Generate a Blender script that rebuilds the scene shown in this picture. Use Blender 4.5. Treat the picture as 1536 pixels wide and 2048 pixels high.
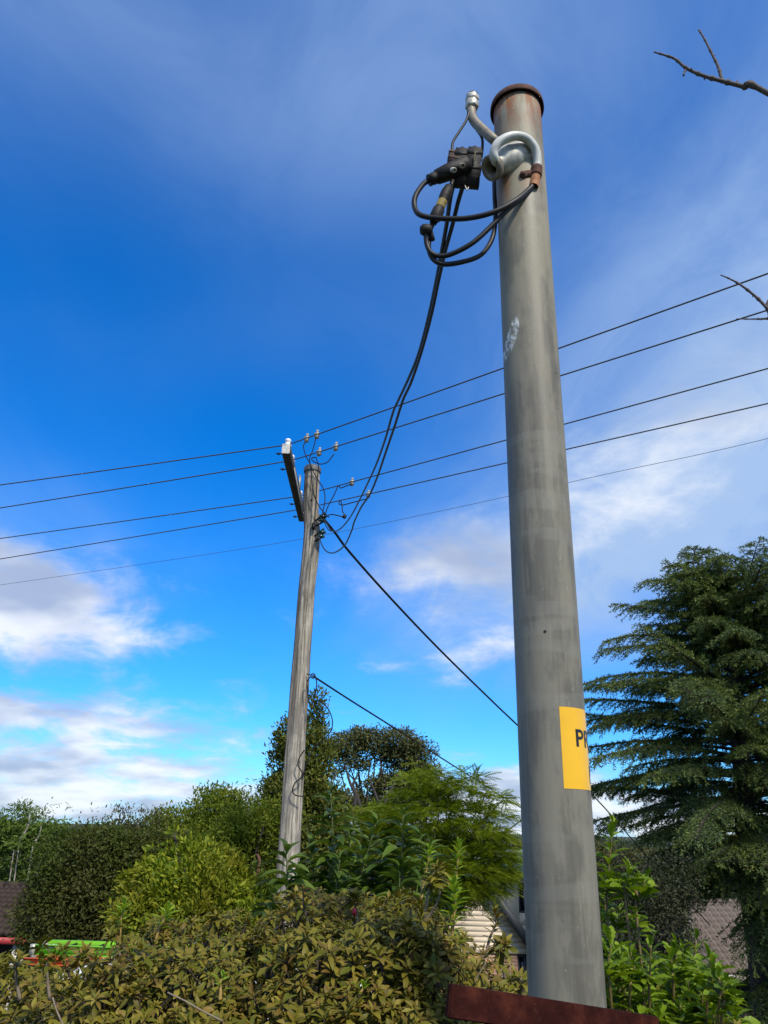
import bpy, bmesh, math, random
import numpy as np
from mathutils import Vector, Matrix

SC = bpy.context.scene
for o in list(bpy.data.objects):
    bpy.data.objects.remove(o, do_unlink=True)
COL = SC.collection
rng = np.random.default_rng(7)
random.seed(7)
R = math.radians

# ------------------------------------------------------------------ camera
F_PX = 1500.0                      # focal length in pixels of a 1536 x 2048 picture
PITCH = R(23.0)
ROLL = R(1.4)
CAM = Vector((0, 0, 1.65))
fwd = Vector((0, math.cos(PITCH), math.sin(PITCH)))
r0 = Vector((1, 0, 0))
u0 = Vector((0, -math.sin(PITCH), math.cos(PITCH)))
right = r0 * math.cos(ROLL) + u0 * math.sin(ROLL)
up = u0 * math.cos(ROLL) - r0 * math.sin(ROLL)
cd = bpy.data.cameras.new('camera')
cam = bpy.data.objects.new('camera', cd)
COL.objects.link(cam)
cam.matrix_world = Matrix(((right.x, up.x, -fwd.x, CAM.x),
                           (right.y, up.y, -fwd.y, CAM.y),
                           (right.z, up.z, -fwd.z, CAM.z),
                           (0, 0, 0, 1)))
cd.sensor_fit = 'VERTICAL'
cd.sensor_height = 36.0
cd.lens = 36.0 * F_PX / 2048.0
cd.clip_start = 0.05
cd.clip_end = 9000
SC.camera = cam


def ray(px, py):
    return fwd + right * ((px - 768) / F_PX) + up * ((1024 - py) / F_PX)


def at(px, py, Y):
    """world point seen at a photo pixel, at horizontal distance Y in front of the camera"""
    d = ray(px, py)
    return CAM + d * (Y / d.y)


def depth(p):
    return (Vector(p) - CAM).dot(fwd)


def to_px(P):
    """numpy (n,3) -> pixel coords and depth"""
    P = np.asarray(P) - np.array(CAM)
    z = P @ np.array(fwd)
    x = P @ np.array(right)
    y = P @ np.array(up)
    zz = np.maximum(z, 1e-3)
    return 768 + F_PX * x / zz, 1024 - F_PX * y / zz, z


# ------------------------------------------------------------------ sun and sky
SUN_EL, SUN_AZ = R(47), R(152)     # azimuth measured from +Y clockwise: behind the camera, to its right
sun_dir = Vector((math.sin(SUN_AZ) * math.cos(SUN_EL), math.cos(SUN_AZ) * math.cos(SUN_EL), math.sin(SUN_EL)))
ld = bpy.data.lights.new('sun', 'SUN')
ld.energy = 3.5
ld.angle = R(7.0)
ld.color = (1.0, 0.93, 0.80)
sun = bpy.data.objects.new('sun', ld)
sun.rotation_euler = (-sun_dir).to_track_quat('-Z', 'Y').to_euler()
sun.location = (10, -20, 30)
COL.objects.link(sun)

world = bpy.data.worlds.new('World')
SC.world = world
world.use_nodes = True
wt = world.node_tree
wt.nodes.clear()


def build_world():
    N, L = wt.nodes, wt.links

    def nd(t, **kw):
        n = N.new(t)
        for k, v in kw.items():
            setattr(n, k, v)
        return n

    def m(op, a, b=None, c=None, clamp=False):
        n = nd('ShaderNodeMath', operation=op)
        n.use_clamp = clamp
        for i, v in enumerate((a, b, c)):
            if v is None:
                continue
            if isinstance(v, (int, float)):
                n.inputs[i].default_value = v
            else:
                L.new(v, n.inputs[i])
        return n.outputs[0]

    def ss(v, a, b, lo=0.0, hi=1.0):
        n = nd('ShaderNodeMapRange', interpolation_type='SMOOTHSTEP')
        L.new(v, n.inputs[0])
        for i, x in zip((1, 2, 3, 4), (a, b, lo, hi)):
            n.inputs[i].default_value = x
        return n.outputs[0]

    out = nd('ShaderNodeOutputWorld')
    bg = nd('ShaderNodeBackground')
    bg.inputs[1].default_value = 0.15
    sky = nd('ShaderNodeTexSky', sky_type='NISHITA', sun_disc=False)
    sky.sun_elevation = SUN_EL
    sky.sun_rotation = SUN_AZ
    sky.air_density = 1.0
    sky.dust_density = 0.2
    sky.ozone_density = 3.0
    # deep polarised-looking blue of the photograph
    tint = nd('ShaderNodeMix', data_type='RGBA', blend_type='MULTIPLY')
    tint.inputs[0].default_value = 1.0
    L.new(sky.outputs[0], tint.inputs[6])
    tint.inputs[7].default_value = SKY_TINT
    hs = nd('ShaderNodeHueSaturation')
    hs.inputs['Hue'].default_value = SKY_HUE
    hs.inputs['Saturation'].default_value = SKY_SAT
    hs.inputs['Value'].default_value = 1.0
    L.new(tint.outputs[2], hs.inputs['Color'])

    tc = nd('ShaderNodeTexCoord')
    sx = nd('ShaderNodeSeparateXYZ')
    L.new(tc.outputs['Generated'], sx.inputs[0])
    X, Y, Z = sx.outputs
    az = m('ARCTAN2', X, Y)
    el = m('ARCSINE', Z)
    zc = m('MAXIMUM', m('ADD', Z, 0.22), 0.05)
    cx = nd('ShaderNodeCombineXYZ')
    L.new(m('DIVIDE', X, zc), cx.inputs[0])
    L.new(m('DIVIDE', Y, zc), cx.inputs[1])

    def noise(scale, det, rough, stretch=(1, 1, 1), off=(0, 0, 0), rot=0.0, dist=0.0):
        mp = nd('ShaderNodeMapping')
        mp.inputs['Scale'].default_value = stretch
        mp.inputs['Location'].default_value = off
        mp.inputs['Rotation'].default_value = (0, 0, rot)
        L.new(cx.outputs[0], mp.inputs[0])
        n = nd('ShaderNodeTexNoise')
        n.inputs['Scale'].default_value = scale
        n.inputs['Detail'].default_value = det
        n.inputs['Roughness'].default_value = rough
        n.inputs['Distortion'].default_value = dist
        L.new(mp.outputs[0], n.inputs[0])
        return n.outputs[0]

    puff = noise(2.9, 7, 0.62, off=(3.1, 1.7, 0), dist=0.25)      # cumulus edge detail
    veil = noise(1.15, 3, 0.50, stretch=(1.0, 0.55, 1), off=(7.3, 0.4, 0), rot=0.5)  # thin high cloud
    wisp = noise(3.4, 6, 0.62, stretch=(1.0, 0.62, 1), off=(2.2, 9.1, 0), rot=1.1, dist=0.8)  # torn, streaky detail
    big = noise(0.7, 2, 0.5, off=(1.0, 5.0, 0))

    def blob(px, py, sx_px, sy_px, amp, tilt=0.0):
        d = ray(px, py).normalized()
        a0, e0 = math.atan2(d.x, d.y), math.asin(d.z)
        sa = sx_px / F_PX / max(0.35, math.cos(e0))
        se = sy_px / F_PX
        da = m('SUBTRACT', az, a0)
        de = m('SUBTRACT', m('SUBTRACT', el, e0), m('MULTIPLY', da, tilt))
        q = m('ADD', m('POWER', m('ABSOLUTE', m('DIVIDE', da, sa)), 2.0), m('POWER', m('ABSOLUTE', m('DIVIDE', de, se)), 2.0))
        return m('MULTIPLY', m('POWER', 2.71828, m('MULTIPLY', q, -1.0)), amp)

    def total(bl):
        s = None
        for b in bl:
            v = blob(*b)
            s = v if s is None else m('ADD', s, v)
        return s

    cum = total(CUMULUS)
    thin = total(VEILS)
    # out of view, noise clouds are added thicker to neutralise the blue skylight
    away = ss(m('ABSOLUTE', az), 0.62, 0.85)
    away_lo = ss(el, 0.95, 1.15)
    away = m('MAXIMUM', away, away_lo)
    cum = m('ADD', cum, m('MULTIPLY', away, ss(big, 0.36, 0.58, 0.1, 0.8)))
    thin = m('ADD', thin, m('MULTIPLY', away, 0.45))
    dens = m('MULTIPLY', ss(m('ADD', cum, m('ADD', m('MULTIPLY', m('SUBTRACT', puff, 0.5), 1.9), m('MULTIPLY', m('SUBTRACT', wisp, 0.5), 0.9))), 0.25, 1.05), ss(cum, 0.02, 0.3))
    vden = m('MULTIPLY', thin, m('MULTIPLY', ss(veil, 0.30, 0.66, 0.35, 1.15), ss(wisp, 0.30, 0.68, 0.70, 1.18)))
    cov = m('MINIMUM', m('ADD', m('MULTIPLY', dens, 0.92), m('MULTIPLY', vden, m('SUBTRACT', 1.0, dens))), 0.97)
    # cloud brightness: sunlit tops and grey-blue bodies, from a second lookup shifted along the sun
    puff2 = noise(1.9, 4, 0.5, off=(3.25, 1.95, 0))
    tone = ss(puff2, 0.36, 0.62)
    ccol = nd('ShaderNodeMix', data_type='RGBA')
    L.new(tone, ccol.inputs[0])
    ccol.inputs[6].default_value = CLOUD_DARK
    ccol.inputs[7].default_value = CLOUD_LIGHT
    vcol = nd('ShaderNodeMix', data_type='RGBA')
    L.new(dens, vcol.inputs[0])
    vcol.inputs[6].default_value = VEIL_COL
    L.new(ccol.outputs[2], vcol.inputs[7])
    mixc = nd('ShaderNodeMix', data_type='RGBA')
    L.new(cov, mixc.inputs[0])
    L.new(hs.outputs[0], mixc.inputs[6])
    L.new(vcol.outputs[2], mixc.inputs[7])
    L.new(mixc.outputs[2], bg.inputs[0])
    L.new(bg.outputs[0], out.inputs[0])


SKY_TINT = (0.36, 0.66, 1.06, 1)
SKY_HUE, SKY_SAT = 0.5, 1.12
CLOUD_DARK = (2.1, 2.5, 3.4, 1)
CLOUD_LIGHT = (4.8, 4.95, 5.2, 1)
VEIL_COL = (1.95, 2.8, 4.3, 1)
# px, py, half-width px, half-height px, amount, tilt
CUMULUS = [(50, 1230, 260, 95, 1.15, 0.0), (-60, 1130, 240, 70, 0.5, 0.0),
           (60, 1425, 450, 36, 0.8, 0.0), (120, 1520, 430, 55, 0.85, 0.0),
           (250, 1615, 700, 45, 0.95, 0.0), (900, 1150, 280, 80, 0.72, 0.15), (1000, 1040, 240, 60, 0.34, 0.25),
           (985, 1300, 130, 55, 0.72, 0.25), (760, 1340, 80, 22, 0.35, 0.0),
           (1010, 1590, 200, 70, 1.0, 0.0), (690, 1410, 70, 22, 0.35, 0.0),
           (1350, 1640, 300, 60, 0.9, 0.0), (520, 1370, 120, 30, 0.22, 0.0),
           (1320, 900, 380, 190, 0.42, 0.3), (1480, 640, 260, 130, 0.28, 0.35)]
VEILS = [(1450, 820, 430, 330, 0.82, 0.25), (1250, 1120, 380, 160, 0.55, 0.1),
         (100, -20, 700, 250, 0.42, 0.0), (1200, 40, 600, 220, 0.25, 0.0),
         (1500, 420, 330, 170, 0.35, 0.2), (60, 1100, 300, 180, 0.30, 0.0), (400, 700, 500, 120, 0.10, 0.2),
         (850, 1200, 260, 160, 0.25, 0.0)]
build_world()
world.cycles.sampling_method = 'MANUAL'
world.cycles.sample_map_resolution = 256

SC.view_settings.view_transform = 'Standard'
SC.view_settings.look = 'None'
SC.view_settings.exposure = 0.45
SC.view_settings.gamma = 1.0
SC.view_settings.use_curve_mapping = False
SC.render.engine = 'CYCLES'
SC.cycles.max_bounces = 6
SC.cycles.transparent_max_bounces = 6

# ------------------------------------------------------------------ materials
MATS = {}


def new_mat(name):
    mt = bpy.data.materials.new(name)
    mt.use_nodes = True
    nt = mt.node_tree
    return mt, nt, nt.nodes, nt.links, nt.nodes['Principled BSDF']


def ramp(nt, fac, stops):
    n = nt.nodes.new('ShaderNodeValToRGB')
    el = n.color_ramp.elements
    while len(el) < len(stops):
        el.new(0.5)
    for e, (p, c) in zip(el, stops):
        e.position = p
        e.color = (c[0], c[1], c[2], 1)
    nt.links.new(fac, n.inputs[0])
    return n.outputs[0]


def noise_tex(nt, scale, detail=5, rough=0.55, stretch=(1, 1, 1), coord='Object', vec=None):
    tc = nt.nodes.new('ShaderNodeTexCoord')
    mp = nt.nodes.new('ShaderNodeMapping')
    mp.inputs['Scale'].default_value = stretch
    nt.links.new(vec if vec is not None else tc.outputs[coord], mp.inputs[0])
    n = nt.nodes.new('ShaderNodeTexNoise')
    n.inputs['Scale'].default_value = scale
    n.inputs['Detail'].default_value = detail
    n.inputs['Roughness'].default_value = rough
    nt.links.new(mp.outputs[0], n.inputs[0])
    return n.outputs[0]


def mixc(nt, fac, a, b, mode='MIX'):
    n = nt.nodes.new('ShaderNodeMix')
    n.data_type = 'RGBA'
    n.blend_type = mode
    for i, v in ((0, fac), (6, a), (7, b)):
        if isinstance(v, (int, float)):
            n.inputs[i].default_value = v
        elif isinstance(v, tuple):
            n.inputs[i].default_value = (v[0], v[1], v[2], 1)
        else:
            nt.links.new(v, n.inputs[i])
    return n.outputs[2]


def mathn(nt, op, a, b=0.0, clamp=False):
    n = nt.nodes.new('ShaderNodeMath')
    n.operation = op
    n.use_clamp = clamp
    for i, v in ((0, a), (1, b)):
        if isinstance(v, (int, float)):
            n.inputs[i].default_value = v
        else:
            nt.links.new(v, n.inputs[i])
    return n.outputs[0]


def smooth(nt, v, a, b, lo=0.0, hi=1.0):
    n = nt.nodes.new('ShaderNodeMapRange')
    n.interpolation_type = 'SMOOTHSTEP'
    nt.links.new(v, n.inputs[0])
    for i, x in zip((1, 2, 3, 4), (a, b, lo, hi)):
        n.inputs[i].default_value = x
    return n.outputs[0]


def bump(nt, bs, h, strength=0.3, dist=0.01):
    b = nt.nodes.new('ShaderNodeBump')
    b.inputs['Strength'].default_value = strength
    b.inputs['Distance'].default_value = dist
    nt.links.new(h, b.inputs['Height'])
    nt.links.new(b.outputs[0], bs.inputs['Normal'])


def simple(name, c0, c1=None, rough=0.6, metal=0.0, scale=20, stretch=(1, 1, 1), bmp=0.15, bdist=0.004, spec=0.5):
    """two-tone mottled material"""
    if name in MATS:
        return MATS[name]
    mt, nt, N, L, bs = new_mat(name)
    c1 = c1 or tuple(x * 0.7 for x in c0)
    n = noise_tex(nt, scale, 6, 0.6, stretch)
    L.new(ramp(nt, n, [(0.32, c1), (0.68, c0)]), bs.inputs['Base Color'])
    bs.inputs['Roughness'].default_value = rough
    bs.inputs['Metallic'].default_value = metal
    bs.inputs['Specular IOR Level'].default_value = spec
    if bmp:
        bump(nt, bs, n, bmp, bdist)
    MATS[name] = mt
    return mt


def leaf_mat(name, stops, rough=0.45, trans=0.3, spec=0.4, large=None, large_scale=0.8, tcol=None):
    """stops: colours picked at random leaf by leaf; large: (colour, amount) patches over the crown"""
    if name in MATS:
        return MATS[name]
    mt, nt, N, L, bs = new_mat(name)
    g = N.new('ShaderNodeNewGeometry')
    oi = N.new('ShaderNodeObjectInfo')
    rnd = mathn(nt, 'FRACT', mathn(nt, 'ADD', g.outputs['Random Per Island'], oi.outputs['Random']))
    n = len(stops)
    col = ramp(nt, rnd, [(i / max(1, n - 1), c) for i, c in enumerate(stops)])
    if large:
        ns = noise_tex(nt, large_scale, 3, 0.5, vec=g.outputs['Position'])
        col = mixc(nt, mathn(nt, 'MULTIPLY', smooth(nt, ns, 0.42, 0.62), large[1]), col, large[0])
    L.new(col, bs.inputs['Base Color'])
    bs.inputs['Roughness'].default_value = rough
    bs.inputs['Specular IOR Level'].default_value = spec
    if trans:
        tr = N.new('ShaderNodeBsdfTranslucent')
        tcx = mixc(nt, 1.0, col, tcol or (1.0, 1.0, 0.45), 'MULTIPLY')
        L.new(tcx, tr.inputs[0])
        mx = N.new('ShaderNodeMixShader')
        mx.inputs[0].default_value = trans
        L.new(bs.outputs[0], mx.inputs[1])
        L.new(tr.outputs[0], mx.inputs[2])
        L.new(mx.outputs[0], N['Material Output'].inputs[0])
    MATS[name] = mt
    return mt


# ------------------------------------------------------------------ object helpers
def tag(o, label=None, cat=None, group=None, kind=None):
    if label:
        o['label'] = label
    if cat:
        o['category'] = cat
    if group:
        o['group'] = group
    if kind:
        o['kind'] = kind
    return o


def put(name, mesh, mat=None, parent=None):
    o = bpy.data.objects.new(name, mesh)
    COL.objects.link(o)
    if mat is not None and len(mesh.materials) == 0:
        mesh.materials.append(mat)
    if parent is not None:
        o.parent = parent
        if parent.name in ROOT:        # parts hang under an Empty at the thing's base; their meshes are in world coordinates
            o.matrix_parent_inverse = Matrix.Translation(-ROOT[parent.name])
    return o


ROOT = {}


def thing(name, label, cat, base, group=None):
    o = bpy.data.objects.new(name, None)
    o.empty_display_size = 0.1
    COL.objects.link(o)
    o.location = base
    ROOT[o.name] = Vector(base)
    return tag(o, label, cat, group)


def mesh_np(name, V, Fs, smooth_shade=False):
    """V (n,3); Fs list of (m,k) index arrays"""
    me = bpy.data.meshes.new(name)
    V = np.asarray(V, dtype=np.float32)
    Fs = [np.asarray(f, dtype=np.int32) for f in Fs if len(f)]
    me.vertices.add(len(V))
    me.vertices.foreach_set('co', V.ravel())
    loops = np.concatenate([f.ravel() for f in Fs])
    tot = np.concatenate([np.full(len(f), f.shape[1], dtype=np.int32) for f in Fs])
    start = np.concatenate([[0], np.cumsum(tot)[:-1]]).astype(np.int32)
    me.loops.add(len(loops))
    me.loops.foreach_set('vertex_index', loops)
    me.polygons.add(len(tot))
    me.polygons.foreach_set('loop_start', start)
    me.polygons.foreach_set('loop_total', tot)
    if smooth_shade:
        me.polygons.foreach_set('use_smooth', np.ones(len(tot), dtype=bool))
    me.update(calc_edges=True)
    return me


class MB:
    """collects shapes into one mesh"""

    def __init__(self):
        self.V, self.T, self.Q, self.n = [], [], [], 0

    def add(self, V, T=None, Q=None):
        V = np.asarray(V, dtype=float)
        if T is not None and len(T):
            self.T.append(np.asarray(T, dtype=int).reshape(-1, 3) + self.n)
        if Q is not None and len(Q):
            self.Q.append(np.asarray(Q, dtype=int).reshape(-1, 4) + self.n)
        self.V.append(V)
        self.n += len(V)
        return self

    def box(self, c, s, M=None):
        x, y, z = [q / 2 for q in s]
        V = np.array([(-x, -y, -z), (x, -y, -z), (x, y, -z), (-x, y, -z), (-x, -y, z), (x, -y, z), (x, y, z), (-x, y, z)])
        if M is not None:
            V = V @ np.array(M.to_3x3()).T
        V = V + np.array(c)
        return self.add(V, Q=[(0, 3, 2, 1), (4, 5, 6, 7), (0, 1, 5, 4), (1, 2, 6, 5), (2, 3, 7, 6), (3, 0, 4, 7)])

    def tube(self, pts, rad, segs=8, caps=True):
        P = np.asarray([tuple(p) for p in pts], dtype=float)
        n = len(P)
        rad = np.full(n, rad, dtype=float) if np.isscalar(rad) else np.asarray(rad, dtype=float)
        T = np.gradient(P, axis=0)
        T /= np.maximum(np.linalg.norm(T, axis=1, keepdims=True), 1e-9)
        ref = np.array((0, 0, 1.0)) if abs(T[0][2]) < 0.9 else np.array((1.0, 0, 0))
        u = np.cross(T[0], ref)
        u /= np.linalg.norm(u)
        a = np.linspace(0, 2 * math.pi, segs, endpoint=False)
        ca, sa = np.cos(a)[:, None], np.sin(a)[:, None]
        rings = []
        for i in range(n):
            u = u - T[i] * np.dot(u, T[i])
            nu = np.linalg.norm(u)
            if nu < 1e-6:
                u = np.cross(T[i], (0.3, 0.5, 0.8))
                nu = np.linalg.norm(u)
            u = u / nu
            v = np.cross(T[i], u)
            rings.append(P[i] + rad[i] * (ca * u + sa * v))
        V = np.concatenate(rings)
        i = np.arange(n - 1)[:, None] * segs
        j = np.arange(segs)[None, :]
        j2 = (j + 1) % segs
        Q = np.stack([i + j, i + j2, i + segs + j2, i + segs + j], axis=-1).reshape(-1, 4)
        Tt = []
        if caps:
            V = np.concatenate([V, P[:1], P[-1:]])
            k = n * segs
            for q in range(segs):
                Tt.append((k, (q + 1) % segs, q))
                Tt.append((k + 1, (n - 1) * segs + q, (n - 1) * segs + (q + 1) % segs))
        return self.add(V, Tt, Q)

    def cyl(self, a, b, r, segs=12, r2=None):
        return self.tube([a, b], [r, r if r2 is None else r2], segs)

    def lathe(self, a, axis, prof, segs=16):
        """prof: (distance along axis, radius)"""
        axis = Vector(axis).normalized()
        u = axis.orthogonal().normalized()
        v = axis.cross(u)
        V, Q = [], []
        for (t, r) in prof:
            for k in range(segs):
                q = 2 * math.pi * k / segs
                V.append(Vector(a) + axis * t + (u * math.cos(q) + v * math.sin(q)) * r)
        for i in range(len(prof) - 1):
            for k in range(segs):
                k2 = (k + 1) % segs
                Q.append((i * segs + k, i * segs + k2, (i + 1) * segs + k2, (i + 1) * segs + k))
        return self.add([tuple(p) for p in V], None, Q)

    def mesh(self, name, smooth_shade=False):
        return mesh_np(name, np.concatenate(self.V),
                       [np.concatenate(self.T) if self.T else [], np.concatenate(self.Q) if self.Q else []], smooth_shade)

    def put(self, name, mat, parent=None, smooth_shade=False):
        return put(name, self.mesh(name, smooth_shade), mat, parent)


def spline(pts, n=8):
    """Catmull-Rom through points"""
    P = [np.array(tuple(p), dtype=float) for p in pts]
    P = [2 * P[0] - P[1]] + P + [2 * P[-1] - P[-2]]
    out = []
    for i in range(1, len(P) - 2):
        a, b, c, d = P[i - 1], P[i], P[i + 1], P[i + 2]
        for k in range(n):
            t = k / n
            out.append(0.5 * (2 * b + (c - a) * t + (2 * a - 5 * b + 4 * c - d) * t * t + (-a + 3 * b - 3 * c + d) * t ** 3))
    out.append(P[-2])
    return out


def nrm(v):
    return v / np.maximum(np.linalg.norm(v, axis=-1, keepdims=True), 1e-9)


# ---- leaf templates: (verts, tris), leaf runs along +Y, upper side +Z, length 1
def leaf_template(stations, curl=0.0, fold=0.1, wavy=0.0):
    """stations: (t, halfwidth)"""
    V, T = [], []
    for i, (t, w) in enumerate(stations):
        z = -curl * t * t
        y = t * (1 - 0.25 * abs(curl) * t)
        dz = wavy * (1 if i % 2 else -1)
        if w <= 0:
            V.append([(0, y, z)])
        else:
            V.append([(-w, y, z + fold * w * 2 + dz), (0, y, z), (w, y, z + fold * w * 2 - dz)])
    flat, idx = [], []
    for g in V:
        idx.append(list(range(len(flat), len(flat) + len(g))))
        flat += g
    for a, b in zip(idx[:-1], idx[1:]):
        if len(a) == 1 and len(b) == 3:
            T += [(a[0], b[1], b[0]), (a[0], b[2], b[1])]
        elif len(a) == 3 and len(b) == 3:
            T += [(a[0], a[1], b[1]), (a[0], b[1], b[0]), (a[1], a[2], b[2]), (a[1], b[2], b[1])]
        elif len(a) == 3 and len(b) == 1:
            T += [(a[0], a[1], b[0]), (a[1], a[2], b[0])]
    return np.array(flat, dtype=float), np.array(T, dtype=int)


LEAF2 = (np.array([(0, 0, 0), (0.2, 0.5, 0.05), (0, 1, -0.06), (-0.2, 0.5, 0.05)], dtype=float), np.array([(0, 1, 2), (0, 2, 3)]))
LEAF_NARROW = (np.array([(0, 0, 0), (0.12, 0.45, 0.03), (0, 1, -0.1), (-0.12, 0.45, 0.03)], dtype=float), np.array([(0, 1, 2), (0, 2, 3)]))
LEAF4 = leaf_template([(0, 0), (0.55, 0.19), (1, 0)], curl=0.12, fold=0.12)
AZALEA = leaf_template([(0, 0), (0.3, 0.115), (0.62, 0.185), (0.85, 0.12), (1, 0)], curl=0.3, fold=0.22)
AZALEA_B = leaf_template([(0, 0), (0.3, 0.09), (0.6, 0.15), (0.84, 0.095), (1, 0)], curl=0.65, fold=0.14)
LAUREL = leaf_template([(0, 0), (0.12, 0.06), (0.3, 0.16), (0.5, 0.20), (0.7, 0.17), (0.87, 0.09), (1, 0)], curl=0.62, fold=0.34)
SERRATE = leaf_template([(0, 0), (0.15, 0.05), (0.3, 0.13), (0.36, 0.10), (0.5, 0.19), (0.56, 0.15), (0.7, 0.20), (0.76, 0.14), (0.87, 0.12), (1, 0)],
                        curl=0.3, fold=0.2, wavy=0.018)


def basis(D, Nh):
    D = nrm(D)
    X = nrm(np.cross(D, Nh))
    Z = np.cross(X, D)
    return np.stack([X, D, Z], axis=-1)        # columns


def scatter(tmpl, P, B, S):
    """instances of a template as one vertex / triangle soup"""
    V, T = tmpl
    P, S = np.asarray(P), np.asarray(S)
    W = np.einsum('nij,vj->nvi', B * S[:, None, None], V) + P[:, None, :]
    n, k = len(P), len(V)
    TT = (T[None] + (np.arange(n) * k)[:, None, None]).reshape(-1, 3)
    return W.reshape(-1, 3), TT


def rand_unit(n):
    v = rng.normal(size=(n, 3))
    return nrm(v)


def leaf_objects(name, tmpl_mesh, P, B, S, parent):
    base = ROOT[parent.name]
    for p, b, s in zip(P, B, S):
        o = bpy.data.objects.new(name, tmpl_mesh)
        COL.objects.link(o)
        o.parent = parent
        M = np.eye(4)
        M[:3, :3] = b * s
        M[:3, 3] = p - np.array(base)
        o.matrix_basis = Matrix(M.tolist())


def tmpl_mesh(name, tmpl, mat):
    me = mesh_np(name, tmpl[0], [tmpl[1]], True)
    me.materials.append(mat)
    return me


# ------------------------------------------------------------------ setting
def gz(y):
    """height of the ground at distance y in front of the camera"""
    def st(a, b, t):
        q = min(1, max(0, (t - a) / (b - a)))
        return q * q * (3 - 2 * q)
    z = -1.4 * st(4.4, 6.3, y)
    z -= 0.17 * max(0, min(y, 30) - 11)
    z -= 0.08 * max(0, min(y, 120) - 30)
    z += 9 * st(250, 1500, y)
    return z


def ground():
    ys = [-40, -20, -8, -2, 1, 3, 4, 4.4, 4.8, 5.2, 5.6, 6, 6.3, 8, 10, 11, 13, 16, 20, 25, 30, 36, 45, 60, 80, 100, 120, 170, 250, 400, 600, 800, 1000, 1250, 1500, 2200, 3500, 6000]
    xs = [-4000, -2000, -1000, -500, -250, -120, -60, -30, -15, -8, -4, -2, 0, 2, 4, 8, 15, 30, 60, 120, 250, 500, 1000, 2000, 4000]
    V = []
    for y in ys:
        for x in xs:
            w = 0.0
            if y > 200:
                w = 3 * math.sin(x * 0.004 + y * 0.002) + 2 * math.sin(x * 0.011 + 1.3) + 2 * math.sin(y * 0.02)
            elif y > 20:
                w = 0.25 * math.sin(x * 0.3 + y * 0.2)
            V.append((x, y, gz(y) + w))
    n = len(xs)
    Q = [(j * n + i, j * n + i + 1, (j + 1) * n + i + 1, (j + 1) * n + i) for j in range(len(ys) - 1) for i in range(n - 1)]
    mt, nt, N, L, bs = new_mat('grass_ground')
    a = noise_tex(nt, 0.4, 6, 0.6)
    b = noise_tex(nt, 14, 6, 0.7)
    c = mixc(nt, a, (0.035, 0.06, 0.018), (0.07, 0.075, 0.03))
    c = mixc(nt, smooth(nt, b, 0.4, 0.7), c, (0.06, 0.045, 0.025))
    L.new(c, bs.inputs['Base Color'])
    bs.inputs['Roughness'].default_value = 0.9
    bump(nt, bs, b, 0.6, 0.03)
    tag(put('ground', mesh_np('ground', V, [Q], True), mt), kind='structure')


ground()

asphalt = simple('asphalt', (0.055, 0.055, 0.055), (0.035, 0.035, 0.037), 0.9, scale=60)
concrete = simple('kerb_concrete', (0.32, 0.31, 0.29), (0.22, 0.21, 0.2), 0.85, scale=12)
b = MB()
b.add([(-60, 6.8, -1.392), (60, 6.8, -1.392), (60, 10.0, -1.392), (-60, 10.0, -1.392)], Q=[(0, 1, 2, 3)])
tag(b.put('road', asphalt), kind='structure')
for yk in (6.7, 10.1):
    b = MB()
    b.box((0, yk, -1.36), (120, 0.18, 0.18))
    tag(b.put('kerb', concrete), kind='structure')


# far wooded ridge: one mass of tree crowns, too far off to count
def far_wood():
    P, Sx = [], []
    for k in range(2600):
        y = 150 + 1000 * rng.random() ** 1.5
        x = rng.uniform(-0.75, 0.75) * y
        s = rng.uniform(3, 6)
        P.append((x, y, gz(y) + 1.5 * s * 0.4))
        Sx.append(s)
    P, Sx = np.array(P), np.array(Sx)
    # each crown: ragged cluster of facets
    reps = 60
    C = np.repeat(P, reps, axis=0)
    s = np.repeat(Sx, reps)
    u = rand_unit(len(C))
    u[:, 2] = np.abs(u[:, 2]) * 0.9 - 0.2
    pos = C + u * (s * rng.uniform(0.55, 1.0, len(C)))[:, None]
    V, T = scatter(LEAF2, pos, basis(nrm(u + rand_unit(len(C)) * 0.8), rand_unit(len(C))), s * 0.34)
    mt = leaf_mat('far_wood_leaves', [(0.030, 0.045, 0.030), (0.045, 0.065, 0.035), (0.06, 0.07, 0.04)], 0.8, 0.15, 0.1)
    tag(put('far_woodland', mesh_np('far_woodland', V, [T]), mt), 'dark tree covered hills along the far horizon', 'woodland', kind='stuff')


far_wood()
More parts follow.
